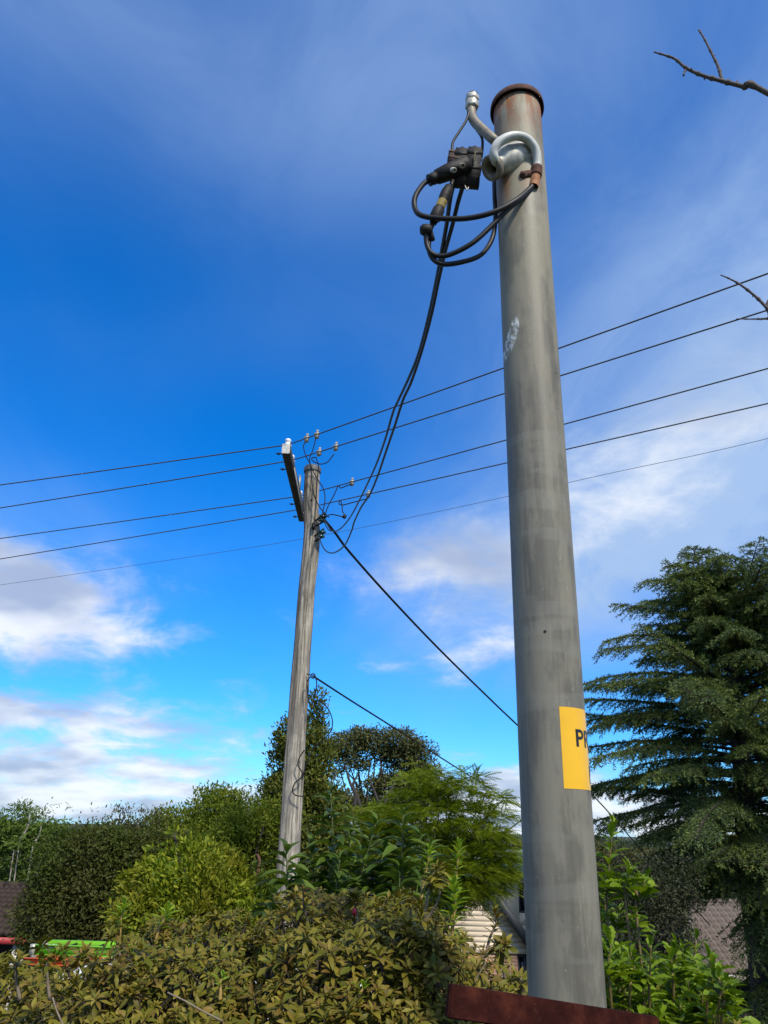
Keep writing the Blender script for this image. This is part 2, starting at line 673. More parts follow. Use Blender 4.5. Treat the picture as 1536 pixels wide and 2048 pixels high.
# ------------------------------------------------------------------ steel pole in front
def steel_mat():
    mt, nt, N, L, bs = new_mat('galvanised_steel')
    g = N.new('ShaderNodeNewGeometry')
    pos = g.outputs['Position']
    blot = noise_tex(nt, 11, 7, 0.66, (1, 1, 0.4), vec=pos)
    streak = noise_tex(nt, 20, 5, 0.65, (1, 1, 0.045), vec=pos)
    fine = noise_tex(nt, 120, 4, 0.7, (1, 1, 0.5), vec=pos)
    band = noise_tex(nt, 3.4, 3, 0.5, (0.4, 0.4, 3.0), vec=pos)
    c = mixc(nt, smooth(nt, blot, 0.42, 0.58), (0.118, 0.110, 0.088), (0.182, 0.168, 0.130))
    c = mixc(nt, mathn(nt, 'MULTIPLY', smooth(nt, streak, 0.50, 0.60), 0.38), c, (0.225, 0.205, 0.150))
    c = mixc(nt, mathn(nt, 'MULTIPLY', smooth(nt, streak, 0.47, 0.38), 0.45), c, (0.075, 0.068, 0.052))
    c = mixc(nt, mathn(nt, 'MULTIPLY', smooth(nt, band, 0.56, 0.60), 0.25), c, (0.22, 0.215, 0.18))
    sp = N.new('ShaderNodeSeparateXYZ')
    L.new(pos, sp.inputs[0])
    z = sp.outputs[2]
    # paler and yellower towards the top, rust washed down from the cap
    hi = smooth(nt, z, POLE_TOP - 1.5, POLE_TOP - 0.15)
    c = mixc(nt, mathn(nt, 'MULTIPLY', hi, smooth(nt, blot, 0.3, 0.62, 0.2, 0.85)), c, (0.28, 0.25, 0.17))
    rustn = noise_tex(nt, 22, 5, 0.6, (1, 1, 0.22), vec=pos)
    rz = mathn(nt, 'MULTIPLY', smooth(nt, z, POLE_TOP - 0.26, POLE_TOP - 0.03), smooth(nt, rustn, 0.42, 0.58))
    c = mixc(nt, rz, c, (0.20, 0.075, 0.026))
    # rust run under the saddle clamp
    for (qx, qy, qz, rr, zz) in RUST_SPOTS:
        dx = mathn(nt, 'ABSOLUTE', mathn(nt, 'SUBTRACT', sp.outputs[0], qx))
        dz = mathn(nt, 'SUBTRACT', z, qz)
        fx = smooth(nt, dx, rr, rr * 0.2)
        fz = mathn(nt, 'MULTIPLY', smooth(nt, dz, -zz, 0.0), smooth(nt, dz, 0.03, 0.0))
        c = mixc(nt, mathn(nt, 'MULTIPLY', mathn(nt, 'MULTIPLY', fx, fz), smooth(nt, rustn, 0.35, 0.6)), c, (0.24, 0.10, 0.035))
    # bare scrape: scratched bright zinc in one patch
    ax, az_, aw, ah = SCRAPE
    sh = mathn(nt, 'ADD', mathn(nt, 'MULTIPLY', mathn(nt, 'SUBTRACT', z, az_), -0.22), mathn(nt, 'SUBTRACT', sp.outputs[0], ax))
    q = mathn(nt, 'ADD', mathn(nt, 'POWER', mathn(nt, 'DIVIDE', sh, aw), 2.0),
              mathn(nt, 'POWER', mathn(nt, 'DIVIDE', mathn(nt, 'SUBTRACT', z, az_), ah), 2.0))
    scr = N.new('ShaderNodeMapping')
    scr.inputs['Rotation'].default_value = (0, R(28), 0)
    L.new(pos, scr.inputs[0])
    sn = noise_tex(nt, 90, 5, 0.75, (1, 1, 0.12), vec=scr.outputs[0])
    edge = mathn(nt, 'ADD', q, mathn(nt, 'MULTIPLY', mathn(nt, 'SUBTRACT', blot, 0.5), 2.4))
    sc = mathn(nt, 'MULTIPLY', smooth(nt, edge, 1.0, 0.6), smooth(nt, sn, 0.42, 0.60))
    c = mixc(nt, sc, c, (0.62, 0.63, 0.60))
    c = mixc(nt, mathn(nt, 'MULTIPLY', smooth(nt, fine, 0.66, 0.74), 0.5), c, (0.5, 0.5, 0.46))
    L.new(c, bs.inputs['Base Color'])
    bs.inputs['Metallic'].default_value = 0.0
    bs.inputs['Specular IOR Level'].default_value = 0.35
    L.new(smooth(nt, blot, 0.3, 0.7, 0.5, 0.68), bs.inputs['Roughness'])
    bump(nt, bs, fine, 0.08, 0.002)
    return mt


PY = 1.9                                   # distance of the steel pole
PB = at(1131, 1950, PY)
PT = at(1033.5, 215, PY)
POLE_X = (PB.x + PT.x) / 2
POLE_R = 0.0825
POLE_TOP = PT.z
pole_axis = (PT - PB).normalized()


def pole_at(px, py, off=0.0):
    """point on the near surface of the steel pole under a photo pixel (off = distance proud of it)"""
    d = ray(px, py)
    rr = POLE_R + off
    # intersect with the cylinder around the pole axis
    w = CAM - PB
    dd = d - pole_axis * d.dot(pole_axis)
    ww = w - pole_axis * w.dot(pole_axis)
    A, Bq, Cq = dd.dot(dd), 2 * dd.dot(ww), ww.dot(ww) - rr * rr
    disc = Bq * Bq - 4 * A * Cq
    t = (-Bq - math.sqrt(max(disc, 0))) / (2 * A)
    return CAM + d * t


def pole_normal(p):
    w = p - PB
    return (w - pole_axis * w.dot(pole_axis)).normalized()


def axis_pt(z):
    return PB + pole_axis * ((z - PB.z) / pole_axis.z)


clampP = pole_at(1060, 350)
_s = pole_at(1024, 672)
SCRAPE = (_s.x, _s.z, 0.016, 0.075)
RUST_SPOTS = [(clampP.x, clampP.y, clampP.z, 0.05, 0.10), (pole_at(1008, 400).x, 0, pole_at(1008, 345).z, 0.03, 0.25)]
M_STEEL = steel_mat()
M_RUST = simple('rust', (0.115, 0.040, 0.020), (0.035, 0.017, 0.012), 0.85, 0.1, scale=45, bmp=0.5)
M_RUST_OR = simple('orange_rust', (0.42, 0.19, 0.08), (0.20, 0.075, 0.03), 0.8, 0.0, scale=60)
M_WHITE = simple('white_conduit', (0.66, 0.66, 0.62), (0.40, 0.40, 0.36), 0.45, scale=18, bmp=0.05)
M_GALV = simple('zinc_fitting', (0.58, 0.56, 0.48), (0.24, 0.23, 0.19), 0.5, 0.3, scale=40)
M_PIPE = simple('weathered_pipe', (0.26, 0.235, 0.185), (0.15, 0.12, 0.085), 0.6, 0.2, scale=35)
M_BLACK = simple('black_insulation', (0.016, 0.016, 0.016), (0.008, 0.008, 0.008), 0.5, scale=70, bmp=0.1, spec=0.3)
M_DARK = simple('dark_bakelite', (0.026, 0.023, 0.018), (0.009, 0.008, 0.008), 0.6, scale=50, bmp=0.5, spec=0.25)
M_MOSS = simple('lichen_grime', (0.13, 0.12, 0.03), (0.03, 0.028, 0.015), 0.9, scale=80, bmp=0.5)
M_BROWN = simple('brown_rust_block', (0.10, 0.055, 0.035), (0.035, 0.022, 0.016), 0.8, scale=60, bmp=0.5)
M_YELLOW_BAND = simple('faded_yellow_band', (0.30, 0.22, 0.03), (0.12, 0.09, 0.02), 0.7, scale=60)


def steel_pole():
    base = axis_pt(0.0)
    t = thing('steel_pole', 'tall grey galvanised steel pole with yellow sticker and rusty cap', 'pole', base)
    b = MB()
    n = 40
    pts = [axis_pt(z) for z in np.linspace(-0.3, POLE_TOP - 0.004, n)]
    b.tube(pts, POLE_R, 64)
    b.put('shaft', M_STEEL, t, True)
    # cap: shallow cup with a rolled rim, rusted through
    top = axis_pt(POLE_TOP)
    b = MB()
    b.lathe(top, pole_axis, [(-0.004, POLE_R + 0.004), (-0.022, POLE_R + 0.0085), (-0.0235, POLE_R + 0.0105), (-0.021, POLE_R + 0.0125), (-0.010, POLE_R + 0.012),
                             (0.002, POLE_R + 0.0105), (0.006, POLE_R + 0.005), (0.007, 0.05), (0.007, 0.0001)], 48)
    b.put('cap', M_RUST, t, True)

    # ---- welded boss for the conduit entry, on the front left of the shaft
    pc = pole_at(1030, 318)
    bo = at(992, 330, PY - 0.075)
    ax = (at(978, 338, PY - 0.09) - at(1045, 312, PY - 0.055)).normalized()
    start = at(1052, 309, PY - 0.045)
    b = MB()
    L_ = (at(990, 333, PY - 0.085) - start).length
    b.lathe(start, ax, [(0.0, 0.0001), (0.0, 0.046), (0.006, 0.050), (L_ * 0.55, 0.052), (L_ * 0.72, 0.046), (L_ * 0.80, 0.037), (L_, 0.034)], 32)
    b.put('conduit_boss', M_GALV, t, True)
    b = MB()
    e = start + ax * L_
    b.lathe(e, ax, [(-0.006, 0.033), (-0.006, 0.041), (0.014, 0.041), (0.016, 0.036), (0.012, 0.024), (-0.02, 0.022)], 32)
    b.put('boss_collar', M_PIPE, t, True)

    # ---- white conduit: out of the boss, over the top and down the right side
    pts = [e - ax * 0.03, at(990, 320, PY - 0.11), at(988, 302, PY - 0.125), at(1000, 283, PY - 0.135), at(1026, 272, PY - 0.135),
           at(1052, 277, PY - 0.12), at(1070, 298, PY - 0.10), at(1075, 325, PY - 0.085), at(1072, 348, PY - 0.080)]
    b = MB()
    b.tube(spline(pts, 7), 0.0145, 18)
    cv = b.put('conduit', M_WHITE, t, True)
    b = MB()
    b.tube(spline([at(1073, 342, PY - 0.081), at(1071, 356, PY - 0.080), at(1067, 374, PY - 0.082)], 5), 0.0155, 18, False)
    put('rusted_conduit_end', b.mesh('rusted_conduit_end', True), M_RUST_OR, cv)
    # saddle clamp
    b = MB()
    b.tube(spline([at(1073.4, 335, PY - 0.081), at(1073, 345, PY - 0.080), at(1072, 352, PY - 0.080)], 4), 0.0185, 18)
    for k in range(6):
        p = pole_at(1062 - k * 3.6, 346 + 0.5 * k, 0.003)
        b.box(p, (0.009, 0.004, 0.024), pole_normal(p).to_track_quat('-Y', 'Z').to_matrix())
    p = pole_at(1047, 349, 0.004)
    b.lathe(p, pole_normal(p), [(-0.004, 0.014), (0.002, 0.013), (0.003, 0.008), (0.008, 0.007), (0.009, 0.0001)], 10)
    b.put('saddle_clamp', M_RUST, t, True)

    # ---- gooseneck pipe with cable gland
    pts = [pole_at(1000, 292, -0.03), at(990, 282, PY - 0.055), at(968, 262, PY - 0.045), at(949, 243, PY - 0.03), at(943, 225, PY - 0.02), at(944, 200, PY - 0.02), at(945, 190, PY - 0.02)]
    b = MB()
    b.tube(spline(pts, 7), 0.0165, 18)
    gp = b.put('gooseneck_pipe', M_PIPE, t, True)
    axg = (at(945, 178, PY - 0.02) - at(944, 212, PY - 0.02)).normalized()
    g0 = at(944, 217, PY - 0.02)

    def hexnut(a, h, r, name, bevel=0.15):
        bb = MB()
        bb.lathe(a, axg, [(0, r * 0.55), (0, r * 0.9), (h * bevel, r), (h * (1 - bevel), r), (h, r * 0.88), (h, 0.0001)], 6)
        put(name, bb.mesh(name), M_GALV, gp)
    hexnut(g0, 0.034, 0.0245, 'hex_nut')
    hexnut(g0 + axg * 0.036, 0.026, 0.0245, 'hex_nut')
    bb = MB()
    bb.lathe(g0 + axg * 0.062, axg, [(0, 0.022), (0.006, 0.018), (0.007, 0.011), (0.002, 0.010), (0.002, 0.0001)], 16)
    put('gland_tip', bb.mesh('gland_tip', True), M_GALV, gp)

    # ---- drilled holes: flat dark discs, the shade inside put into their colour
    for (hx, hy, r) in ((1090, 1263, 0.0038), (1112.5, 746, 0.0022)):
        p = pole_at(hx, hy, 0.0008)
        nn = pole_normal(p)
        b = MB()
        b.lathe(p, nn, [(0.0, r), (0.0, 0.0001)], 14)
        b.put('drill_hole_shade', M_DARK, t)

    # ---- sticker wrapped round the right of the shaft, with its lettering
    ptop, pbot = pole_at(1118, 1413), pole_at(1129, 1577)
    z1, z0 = ptop.z, pbot.z
    ex = Vector((1, 0, 0))
    ex = (ex - pole_axis * ex.dot(pole_axis)).normalized()
    ey = pole_axis.cross(ex).normalized()          # away from the camera

    def wrap(phi, z, rr):
        """phi measured from the side facing the camera towards the right"""
        c = axis_pt(z)
        return c + (ex * math.sin(phi) - ey * math.cos(phi)) * rr
    pn = pole_normal(pole_at(1123, 1495))
    phi0 = math.atan2(pn.dot(ex), -pn.dot(ey))
    phi1 = phi0 + R(199)
    nseg = 44
    V, Q = [], []
    for rr in (POLE_R + 0.0006,):
        for i in range(nseg + 1):
            ph = phi0 + (phi1 - phi0) * i / nseg
            V.append(wrap(ph, z0, rr))
            V.append(wrap(ph, z1, rr))
    for i in range(nseg):
        Q.append((2 * i, 2 * i + 2, 2 * i + 3, 2 * i + 1))
    mt = simple('yellow_vinyl', (0.80, 0.44, 0.008), (0.74, 0.40, 0.006), 0.28, scale=14, bmp=0.0)
    st = put('sticker', mesh_np('sticker', [tuple(v) for v in V], [Q], True), mt, t)
    st['label'] = 'yellow vinyl sticker wrapped round the pole with black capital letters'
    ink = simple('black_ink', (0.012, 0.010, 0.010), (0.008, 0.008, 0.008), 0.35, bmp=0)
    # both lines centred on the sticker
    mid = (phi0 + phi1) / 2 + R(4)
    zc1 = (pole_at(1158, 1462).z + pole_at(1160, 1490).z) / 2
    for word, size, zc_, width in (('PRIVATE', 0.0555, zc1, R(153)), ('POLE', 0.0555, zc1 - 0.0785, R(82))):
        cu = bpy.data.curves.new('lettering', 'FONT')
        cu.body = word
        cu.size = size
        cu.offset = 0.0009
        cu.resolution_u = 4
        tmp = bpy.data.objects.new('tmp_text', cu)
        COL.objects.link(tmp)
        dg = bpy.context.evaluated_depsgraph_get()
        me = bpy.data.meshes.new_from_object(tmp.evaluated_get(dg))
        bpy.data.objects.remove(tmp, do_unlink=True)
        me.materials.clear()
        bm = bmesh.new()
        bm.from_mesh(me)
        xs_ = [v.co.x for v in bm.verts]
        yl = [v.co.y for v in bm.verts]
        x0, x1 = min(xs_), max(xs_)
        xx = x0 + 0.002
        while xx < x1:
            bmesh.ops.bisect_plane(bm, geom=bm.verts[:] + bm.edges[:] + bm.faces[:], plane_co=(xx, 0, 0), plane_no=(1, 0, 0))
            xx += 0.004
        for v in bm.verts:
            ph = mid + ((v.co.x - (x0 + x1) / 2) / (x1 - x0)) * width
            v.co = wrap(ph, zc_ + (v.co.y - (min(yl) + max(yl)) / 2), POLE_R + 0.0013)
        bm.to_mesh(me)
        bm.free()
        put('lettering', me, ink, st)
    return t


steel_pole()


# ------------------------------------------------------------------ hardware hung beside the steel pole
def hexagon_bolt(b, p, d, r, h):
    b.lathe(p, d, [(0, r), (h, r), (h, r * 0.55), (h * 0.6, r * 0.5), (h * 0.6, 0.0001)], 10)


HY = PY - 0.03
t = thing('strain_clamp', 'black and mossy cable strain clamp hung on a thin wire bail', 'clamp', at(925, 385, HY))
b = MB()
b.tube(spline([at(938, 222, HY), at(933, 240, HY), at(918, 264, HY), at(906, 284, HY), at(904, 304, HY)], 5), 0.0048, 8)
b.put('bail_wire', M_BLACK, t, True)
b = MB()
b.tube(spline([at(951, 256, HY + 0.01), at(963, 274, HY), at(965, 290, HY), at(962, 318, HY), at(957, 327, HY)], 5), 0.0048, 8)
b.put('bail_wire', M_BLACK, t, True)
# stacked jaws: four upright plates of uneven height with ribs and bolts
for k, (x0, x1, y0, y1, m_) in enumerate(((905, 917, 305, 332, M_BROWN), (916, 929, 301, 372, M_DARK), (930, 939, 303, 371, M_DARK), (940, 955, 300, 373, M_DARK))):
    b = MB()
    c0, c1 = at((x0 + x1) / 2 + 2, y0, HY), at((x0 + x1) / 2 - 3, y1, HY)
    w = (x1 - x0) / 570.0
    h = (c0 - c1).length
    M3 = ((c0 - c1).normalized()).to_track_quat('Z', 'Y').to_matrix()
    b.box((c0 + c1) / 2, (w, 0.045, h), M3)
    b.box((c0 * 0.85 + c1 * 0.15), (w * 1.12, 0.052, h * 0.10), M3)
    b.box((c0 * 0.45 + c1 * 0.55), (w * 1.12, 0.052, h * 0.12), M3)
    b.cyl(c0, c0 + (c0 - c1).normalized() * 0.010, w * 0.36, 10)
    b.put('jaw', m_, t)
b = MB()
q0, q1 = at(951, 303, HY - 0.027), at(946, 330, HY - 0.027)
b.box((q0 + q1) / 2, (0.008, 0.004, (q0 - q1).length), ((q0 - q1).normalized()).to_track_quat('Z', 'Y').to_matrix())
b.put('moss_strip', M_MOSS, t)
b = MB()
b.tube(spline([at(930, 371, HY - 0.01), at(934, 380, HY - 0.01), at(937, 374, HY - 0.01)], 4), 0.002, 6)
b.put('split_pin', M_GALV, t)

t = thing('service_fuse', 'dark oblong fuse holder with pale grey bolts left of the steel pole', 'fuse', at(890, 350, HY - 0.02))
FY = HY - 0.02
b = MB()
a0, a1 = at(938, 327, FY), at(858, 361, FY)
d = (a1 - a0).normalized()
LL = (a1 - a0).length
b.lathe(a0, d, [(0, 0.0001), (0, 0.020), (0.012, 0.027), (LL * 0.45, 0.029), (LL * 0.80, 0.024), (LL * 0.81, 0.019), (LL * 0.84, 0.021), (LL * 0.87, 0.018), (LL * 0.9, 0.021), (LL * 0.93, 0.018), (LL, 0.020), (LL, 0.008)], 18)
b.put('fuse_body', M_DARK, t, True)
for (x, y) in ((904, 340), (921, 331)):
    b = MB()
    p = at(x, y, FY - 0.025)
    hexagon_bolt(b, p, (at(x + 9, y + 1, FY - 0.05) - p), 0.0085 if x < 910 else 0.009, 0.022)
    b.put('clamp_bolt', M_GALV if x < 910 else M_PIPE, t)
b = MB()
b.tube([at(906, 362, FY), at(899, 378, FY)], 0.008, 10)
b.put('tail', M_BLACK, t, True)

t = thing('inline_connector', 'black inline cable connector with faded yellow band, hanging below the fuse', 'connector', at(862, 450, FY))
a0, a1 = at(899, 372, FY), at(866, 446, FY)
d = (a1 - a0).normalized()
LL = (a1 - a0).length
b = MB()
b.lathe(a0, d, [(0, 0.004), (0.005, 0.014), (0.03, 0.0185), (LL * 0.33, 0.0185), (LL * 0.40, 0.0155), (LL * 0.62, 0.0155), (LL * 0.66, 0.02), (LL * 0.86, 0.0205), (LL * 0.93, 0.0135), (LL, 0.012), (LL, 0.004)], 16)
b.put('connector_body', M_DARK, t, True)
b = MB()
b.lathe(a0, d, [(LL * 0.42, 0.0162), (LL * 0.60, 0.0162)], 16)
b.put('band', M_YELLOW_BAND, t, True)
b = MB()
b.tube([a1, at(860, 460, FY)], 0.008, 10)
q = at(853, 461, FY - 0.01)
b.lathe(q - Vector((0.022, 0, 0)), (1, 0, 0.1), [(0, 0.0001), (0.002, 0.012), (0.012, 0.019), (0.028, 0.019), (0.040, 0.012), (0.042, 0.0001)], 14)
b.tube([at(856, 455, FY), at(866, 480, FY)], [0.012, 0.007], 10)
b.put('bolt_clamp', M_DARK, t, True)


def cable(name, label, pts, r, mat=M_BLACK, n=8, segs=8, cat='cable', group=None):
    b = MB()
    b.tube(spline(pts, n), r, segs)
    return tag(b.put(name, mat, None, True), label, cat, group)


CY = PY - 0.09
cable('tail_cable', 'uppermost black cable loop from the fuse to the conduit end', [at(860, 359, FY), at(846, 369, FY), at(831, 392, FY), at(829, 413, FY), at(839, 429, FY - 0.01), at(870, 436, FY - 0.02),
      at(930, 437, CY), at(985, 425, CY - 0.02), at(1030, 402, CY - 0.02), at(1056, 381, CY), at(1068, 368, CY + 0.005)], 0.0088)
cable('tail_cable', 'middle black cable loop, rising diagonally across the steel pole to the conduit end', [at(852, 462, FY - 0.01), at(853, 485, FY), at(860, 503, FY), at(877, 512, FY), at(903, 508, FY - 0.01), at(945, 486, CY + 0.01),
      at(985, 450, CY), at(1015, 420, CY - 0.005), at(1045, 394, CY), at(1067, 370, CY + 0.012)], 0.0080)
cable('tail_cable', 'lowest black cable loop, climbing behind the left edge of the steel pole', [at(858, 478, FY + 0.01), at(858, 500, FY + 0.01), at(866, 518, FY + 0.01), at(885, 528, FY + 0.01), at(915, 526, FY + 0.01), at(955, 514, FY + 0.02),
      at(975, 495, PY), at(987, 468, PY + 0.01), at(991, 430, PY + 0.03), at(989, 390, PY + 0.05), at(990, 350, PY + 0.08), at(1004, 318, PY + 0.09)], 0.0080)


# ------------------------------------------------------------------ wooden street pole
WY = 10.4
WOODC = [(565, 1900, 48), (568, 1835, 46), (576, 1720, 44), (583, 1620, 42), (589, 1520, 40), (596, 1420, 38), (602, 1330, 36), (608, 1250, 34), (613, 1180, 33),
         (621, 1110, 33), (624, 1060, 31), (622, 1010, 31), (624, 970, 30), (625, 940, 29)]


def wood_mat():
    mt, nt, N, L, bs = new_mat('weathered_timber')
    g = N.new('ShaderNodeNewGeometry')
    pos = g.outputs['Position']
    grain = noise_tex(nt, 30, 6, 0.68, (1, 1, 0.035), vec=pos)
    grain2 = noise_tex(nt, 75, 4, 0.6, (1, 1, 0.05), vec=pos)
    blot = noise_tex(nt, 4.0, 6, 0.62, (1, 1, 0.5), vec=pos)
    c = mixc(nt, smooth(nt, grain, 0.35, 0.68), (0.115, 0.095, 0.070), (0.50, 0.45, 0.36))
    c = mixc(nt, mathn(nt, 'MULTIPLY', smooth(nt, blot, 0.45, 0.62), 0.65), c, (0.15, 0.135, 0.115))
    c = mixc(nt, mathn(nt, 'MULTIPLY', smooth(nt, blot, 0.40, 0.26), 0.6), c, (0.56, 0.51, 0.42))
    c = mixc(nt, mathn(nt, 'MULTIPLY', smooth(nt, grain2, 0.42, 0.30), 0.8), c, (0.045, 0.036, 0.030))
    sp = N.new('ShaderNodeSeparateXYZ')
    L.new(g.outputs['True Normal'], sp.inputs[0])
    side = smooth(nt, sp.outputs[0], -0.55, -0.9)  # left-facing side: red-brown, with its shade put into the colour
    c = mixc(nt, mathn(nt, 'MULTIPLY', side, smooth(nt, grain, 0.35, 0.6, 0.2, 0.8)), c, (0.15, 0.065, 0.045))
    L.new(c, bs.inputs['Base Color'])
    bs.inputs['Roughness'].default_value = 0.9
    bs.inputs['Specular IOR Level'].default_value = 0.15
    bump(nt, bs, grain, 0.9, 0.02)
    return mt


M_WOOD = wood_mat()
M_ARM = simple('dark_hardwood', (0.075, 0.066, 0.058), (0.028, 0.025, 0.023), 0.9, scale=22, stretch=(3, 0.3, 3), bmp=0.4, bdist=0.01)
M_ARM_END = simple('pale_cracked_endgrain', (0.72, 0.70, 0.64), (0.22, 0.21, 0.19), 0.9, scale=55, bmp=0.4)
M_PORC = simple('white_porcelain', (0.80, 0.81, 0.82), (0.66, 0.67, 0.68), 0.2, scale=8, bmp=0)
M_GREENP = simple('green_glaze', (0.010, 0.075, 0.060), (0.006, 0.03, 0.025), 0.2, scale=20, bmp=0)
M_CLAMP = simple('aluminium_clamp', (0.42, 0.38, 0.31), (0.26, 0.23, 0.18), 0.5, 0.3, scale=60)
M_STRAP = simple('galvanised_strap', (0.30, 0.30, 0.29), (0.17, 0.17, 0.16), 0.5, 0.4, scale=30)
M_LID = simple('grey_pole_cap', (0.10, 0.10, 0.10), (0.05, 0.05, 0.05), 0.6, scale=14)
ARM_F, ARM_B = 9.25, 11.75                 # the crossarm runs along the view
arm_f = at(572, 897, ARM_F)
ARM_X, ARM_Z = arm_f.x, arm_f.z


def wood_pole():
    base = at(565, 1900, WY)
    base.z = gz(WY)
    t = thing('timber_pole', 'weathered grey timber power pole with crossarm and white insulators', 'pole', base)
    ctr = [at(x, y, WY) for x, y, w in WOODC]
    rad = [w / 2 / F_PX * depth(c) for (x, y, w), c in zip(WOODC, ctr)]
    ctr = [Vector((ctr[0].x - 0.06, WY, gz(WY) - 0.3))] + ctr
    rad = [rad[0] * 1.05] + rad
    cs = spline(ctr, 12)
    rs = np.interp(np.linspace(0, len(rad) - 1, len(cs)), range(len(rad)), rad)
    segs = 40
    V, Q = [], []
    ph = rng.uniform(0, 6.28, 6)
    for i, (c, r) in enumerate(zip(cs, rs)):
        zz = c[2]
        for k in range(segs):
            a = 2 * math.pi * k / segs
            f = 1 + 0.020 * math.sin(7 * a + ph[0] + zz * 0.35) + 0.016 * math.sin(13 * a + ph[1] - zz * 0.5) + 0.018 * math.sin(3 * a + zz * 1.9 + ph[2]) + 0.012 * math.sin(zz * 6 + 2 * a + ph[3])
            f += rng.normal() * 0.006
            V.append((c[0] + r * f * math.cos(a), c[1] + r * f * math.sin(a), zz))
    n = len(cs)
    Q = [(i * segs + k, i * segs + (k + 1) % segs, (i + 1) * segs + (k + 1) % segs, (i + 1) * segs + k) for i in range(n - 1) for k in range(segs)]
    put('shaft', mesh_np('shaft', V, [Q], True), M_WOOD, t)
    top = Vector(cs[-1])
    b = MB()
    b.lathe(top, (0, 0, 1), [(-0.045, rs[-1] + 0.02), (0.02, rs[-1] + 0.022), (0.045, rs[-1] + 0.01), (0.05, 0.0001)], 28)
    b.lathe(top, (0, 0, 1), [(-0.045, rs[-1] + 0.02), (-0.045, rs[-1] - 0.01)], 28)
    b.put('pole_cap', M_LID, t, True)
    # bolt hole (flat dark disc, shade inside put into its colour) and studs
    h = at(623, 1000, WY - rs[-1] - 0.012)
    b = MB()
    b.lathe(h, (0, -1, 0), [(0, 0.018), (0.001, 0.0001)], 12)
    b.put('bolt_hole_shade', M_DARK, t)
    # crossarm
    b = MB()
    bev = 0.008
    hx, hz = 0.056, 0.075
    prof = [(-hx + bev, -hz), (hx - bev, -hz), (hx, -hz + bev), (hx, hz - bev), (hx - bev, hz), (-hx + bev, hz), (-hx, hz - bev), (-hx, -hz + bev)]
    V = [(ARM_X + x, ARM_F, ARM_Z + z) for x, z in prof] + [(ARM_X + x, ARM_B, ARM_Z + z) for x, z in prof]
    Q = [(k, k + 8, (k + 1) % 8 + 8, (k + 1) % 8) for k in range(8)]
    b.add(V, None, Q)
    b.add(V[8:], [(0, k, k + 1) for k in range(1, 7)])
    arm = b.put('crossarm', M_ARM, t)
    b = MB()
    b.add([(x, y - 0.0015, z) for x, y, z in V[:8]], [(0, k, k + 1) for k in range(1, 7)])
    put('end_grain', b.mesh('end_grain'), M_ARM_END, arm)
    # two flat braces from the arm down to the pole
    for (ya, pz) in ((ARM_F + 0.55, at(607, 1040, WY).z),):
        b = MB()
        a0 = Vector((ARM_X + hx + 0.006, ya, ARM_Z - 0.02))
        a1 = Vector((at(608, 1040, WY).x, WY - 0.10, pz))
        d = a1 - a0
        b.box((a0 + a1) / 2, (0.008, 0.045, d.length), d.to_track_quat('Z', 'Y').to_matrix())
        b.put('brace', M_STRAP, t)
    b = MB()
    b.box((ARM_X + hx + 0.03, WY - 0.02, ARM_Z), (0.02, 0.10, 0.24))
    b.put('arm_bracket', M_GALV, t)
    # insulators with pins
    for y in LINE_Y:
        b = MB()
        p = Vector((ARM_X, y, ARM_Z + hz + 0.02))
        b.cyl(p - Vector((0, 0, 0.04)), p + Vector((0, 0, 0.03)), 0.013, 8)
        b.put('insulator_pin', M_STRAP, t)
        b = MB()
        b.lathe(p, (0, 0, 1), [(0.005, 0.034), (0.005, 0.055), (0.035, 0.054), (0.060, 0.036), (0.075, 0.031), (0.085, 0.040), (0.105, 0.046), (0.125, 0.036), (0.135, 0.0001)], 20)
        b.put('insulator', M_PORC, t, True)
        b = MB()
        b.cyl(Vector((ARM_X - hx - 0.10, y, ARM_Z - 0.01)), Vector((ARM_X - hx + 0.01, y, ARM_Z - 0.01)), 0.009, 8)
        b.cyl(Vector((ARM_X - hx - 0.075, y, ARM_Z - 0.01)), Vector((ARM_X - hx - 0.05, y, ARM_Z - 0.01)), 0.02, 6)
        b.put('arm_bolt', M_DARK, t)
    # two green shackle insulators in dark brackets on the right of the shaft
    for (x, y, sl) in ((645, 1037, 0.5), (643, 1068, 0.15)):
        c = at(x, y, WY - 0.17)
        ax = Vector((0.25, -0.25, 1)).normalized()
        b = MB()
        b.lathe(c - ax * 0.055, ax, [(0, 0.0001), (0, 0.045), (0.018, 0.062), (0.030, 0.062), (0.042, 0.034), (0.066, 0.034), (0.078, 0.062), (0.092, 0.062), (0.108, 0.045), (0.108, 0.0001)], 20)
        b.put('shackle_insulator', M_GREENP, t, True)
        b = MB()
        q = at(x - 17, y + 12, WY - 0.08)
        for s_ in (-1, 1):
            a0, a1 = c + ax * 0.065 * s_, q + ax * 0.05 * s_
            d = a1 - a0
            b.box((a0 + a1) / 2, (0.035, 0.007, d.length + 0.05), d.to_track_quat('Z', 'Y').to_matrix())
        b.cyl(c - ax * 0.085, c + ax * 0.085, 0.009, 8)
        b.put('shackle_bracket', M_DARK, t)
    b = MB()
    q = at(627, 1053, WY - 0.16)
    b.box(q, (0.05, 0.05, 0.085))
    b.box(q + Vector((0, 0, 0.05)), (0.03, 0.03, 0.03))
    b.put('fuse_box', M_BLACK, t)
    # eye bolt for the low cable
    b = MB()
    q = at(614, 1348, WY - 0.12)
    b.tube([q, at(622, 1350, WY - 0.16)], 0.008, 6)
    c = at(626, 1352, WY - 0.17)
    b.tube([c + Vector((0.03 * math.cos(a), 0, 0.03 * math.sin(a))) for a in np.linspace(0, 6.28, 12)], 0.010, 6, False)
    b.put('eye_bolt', M_DARK, t)
    return t


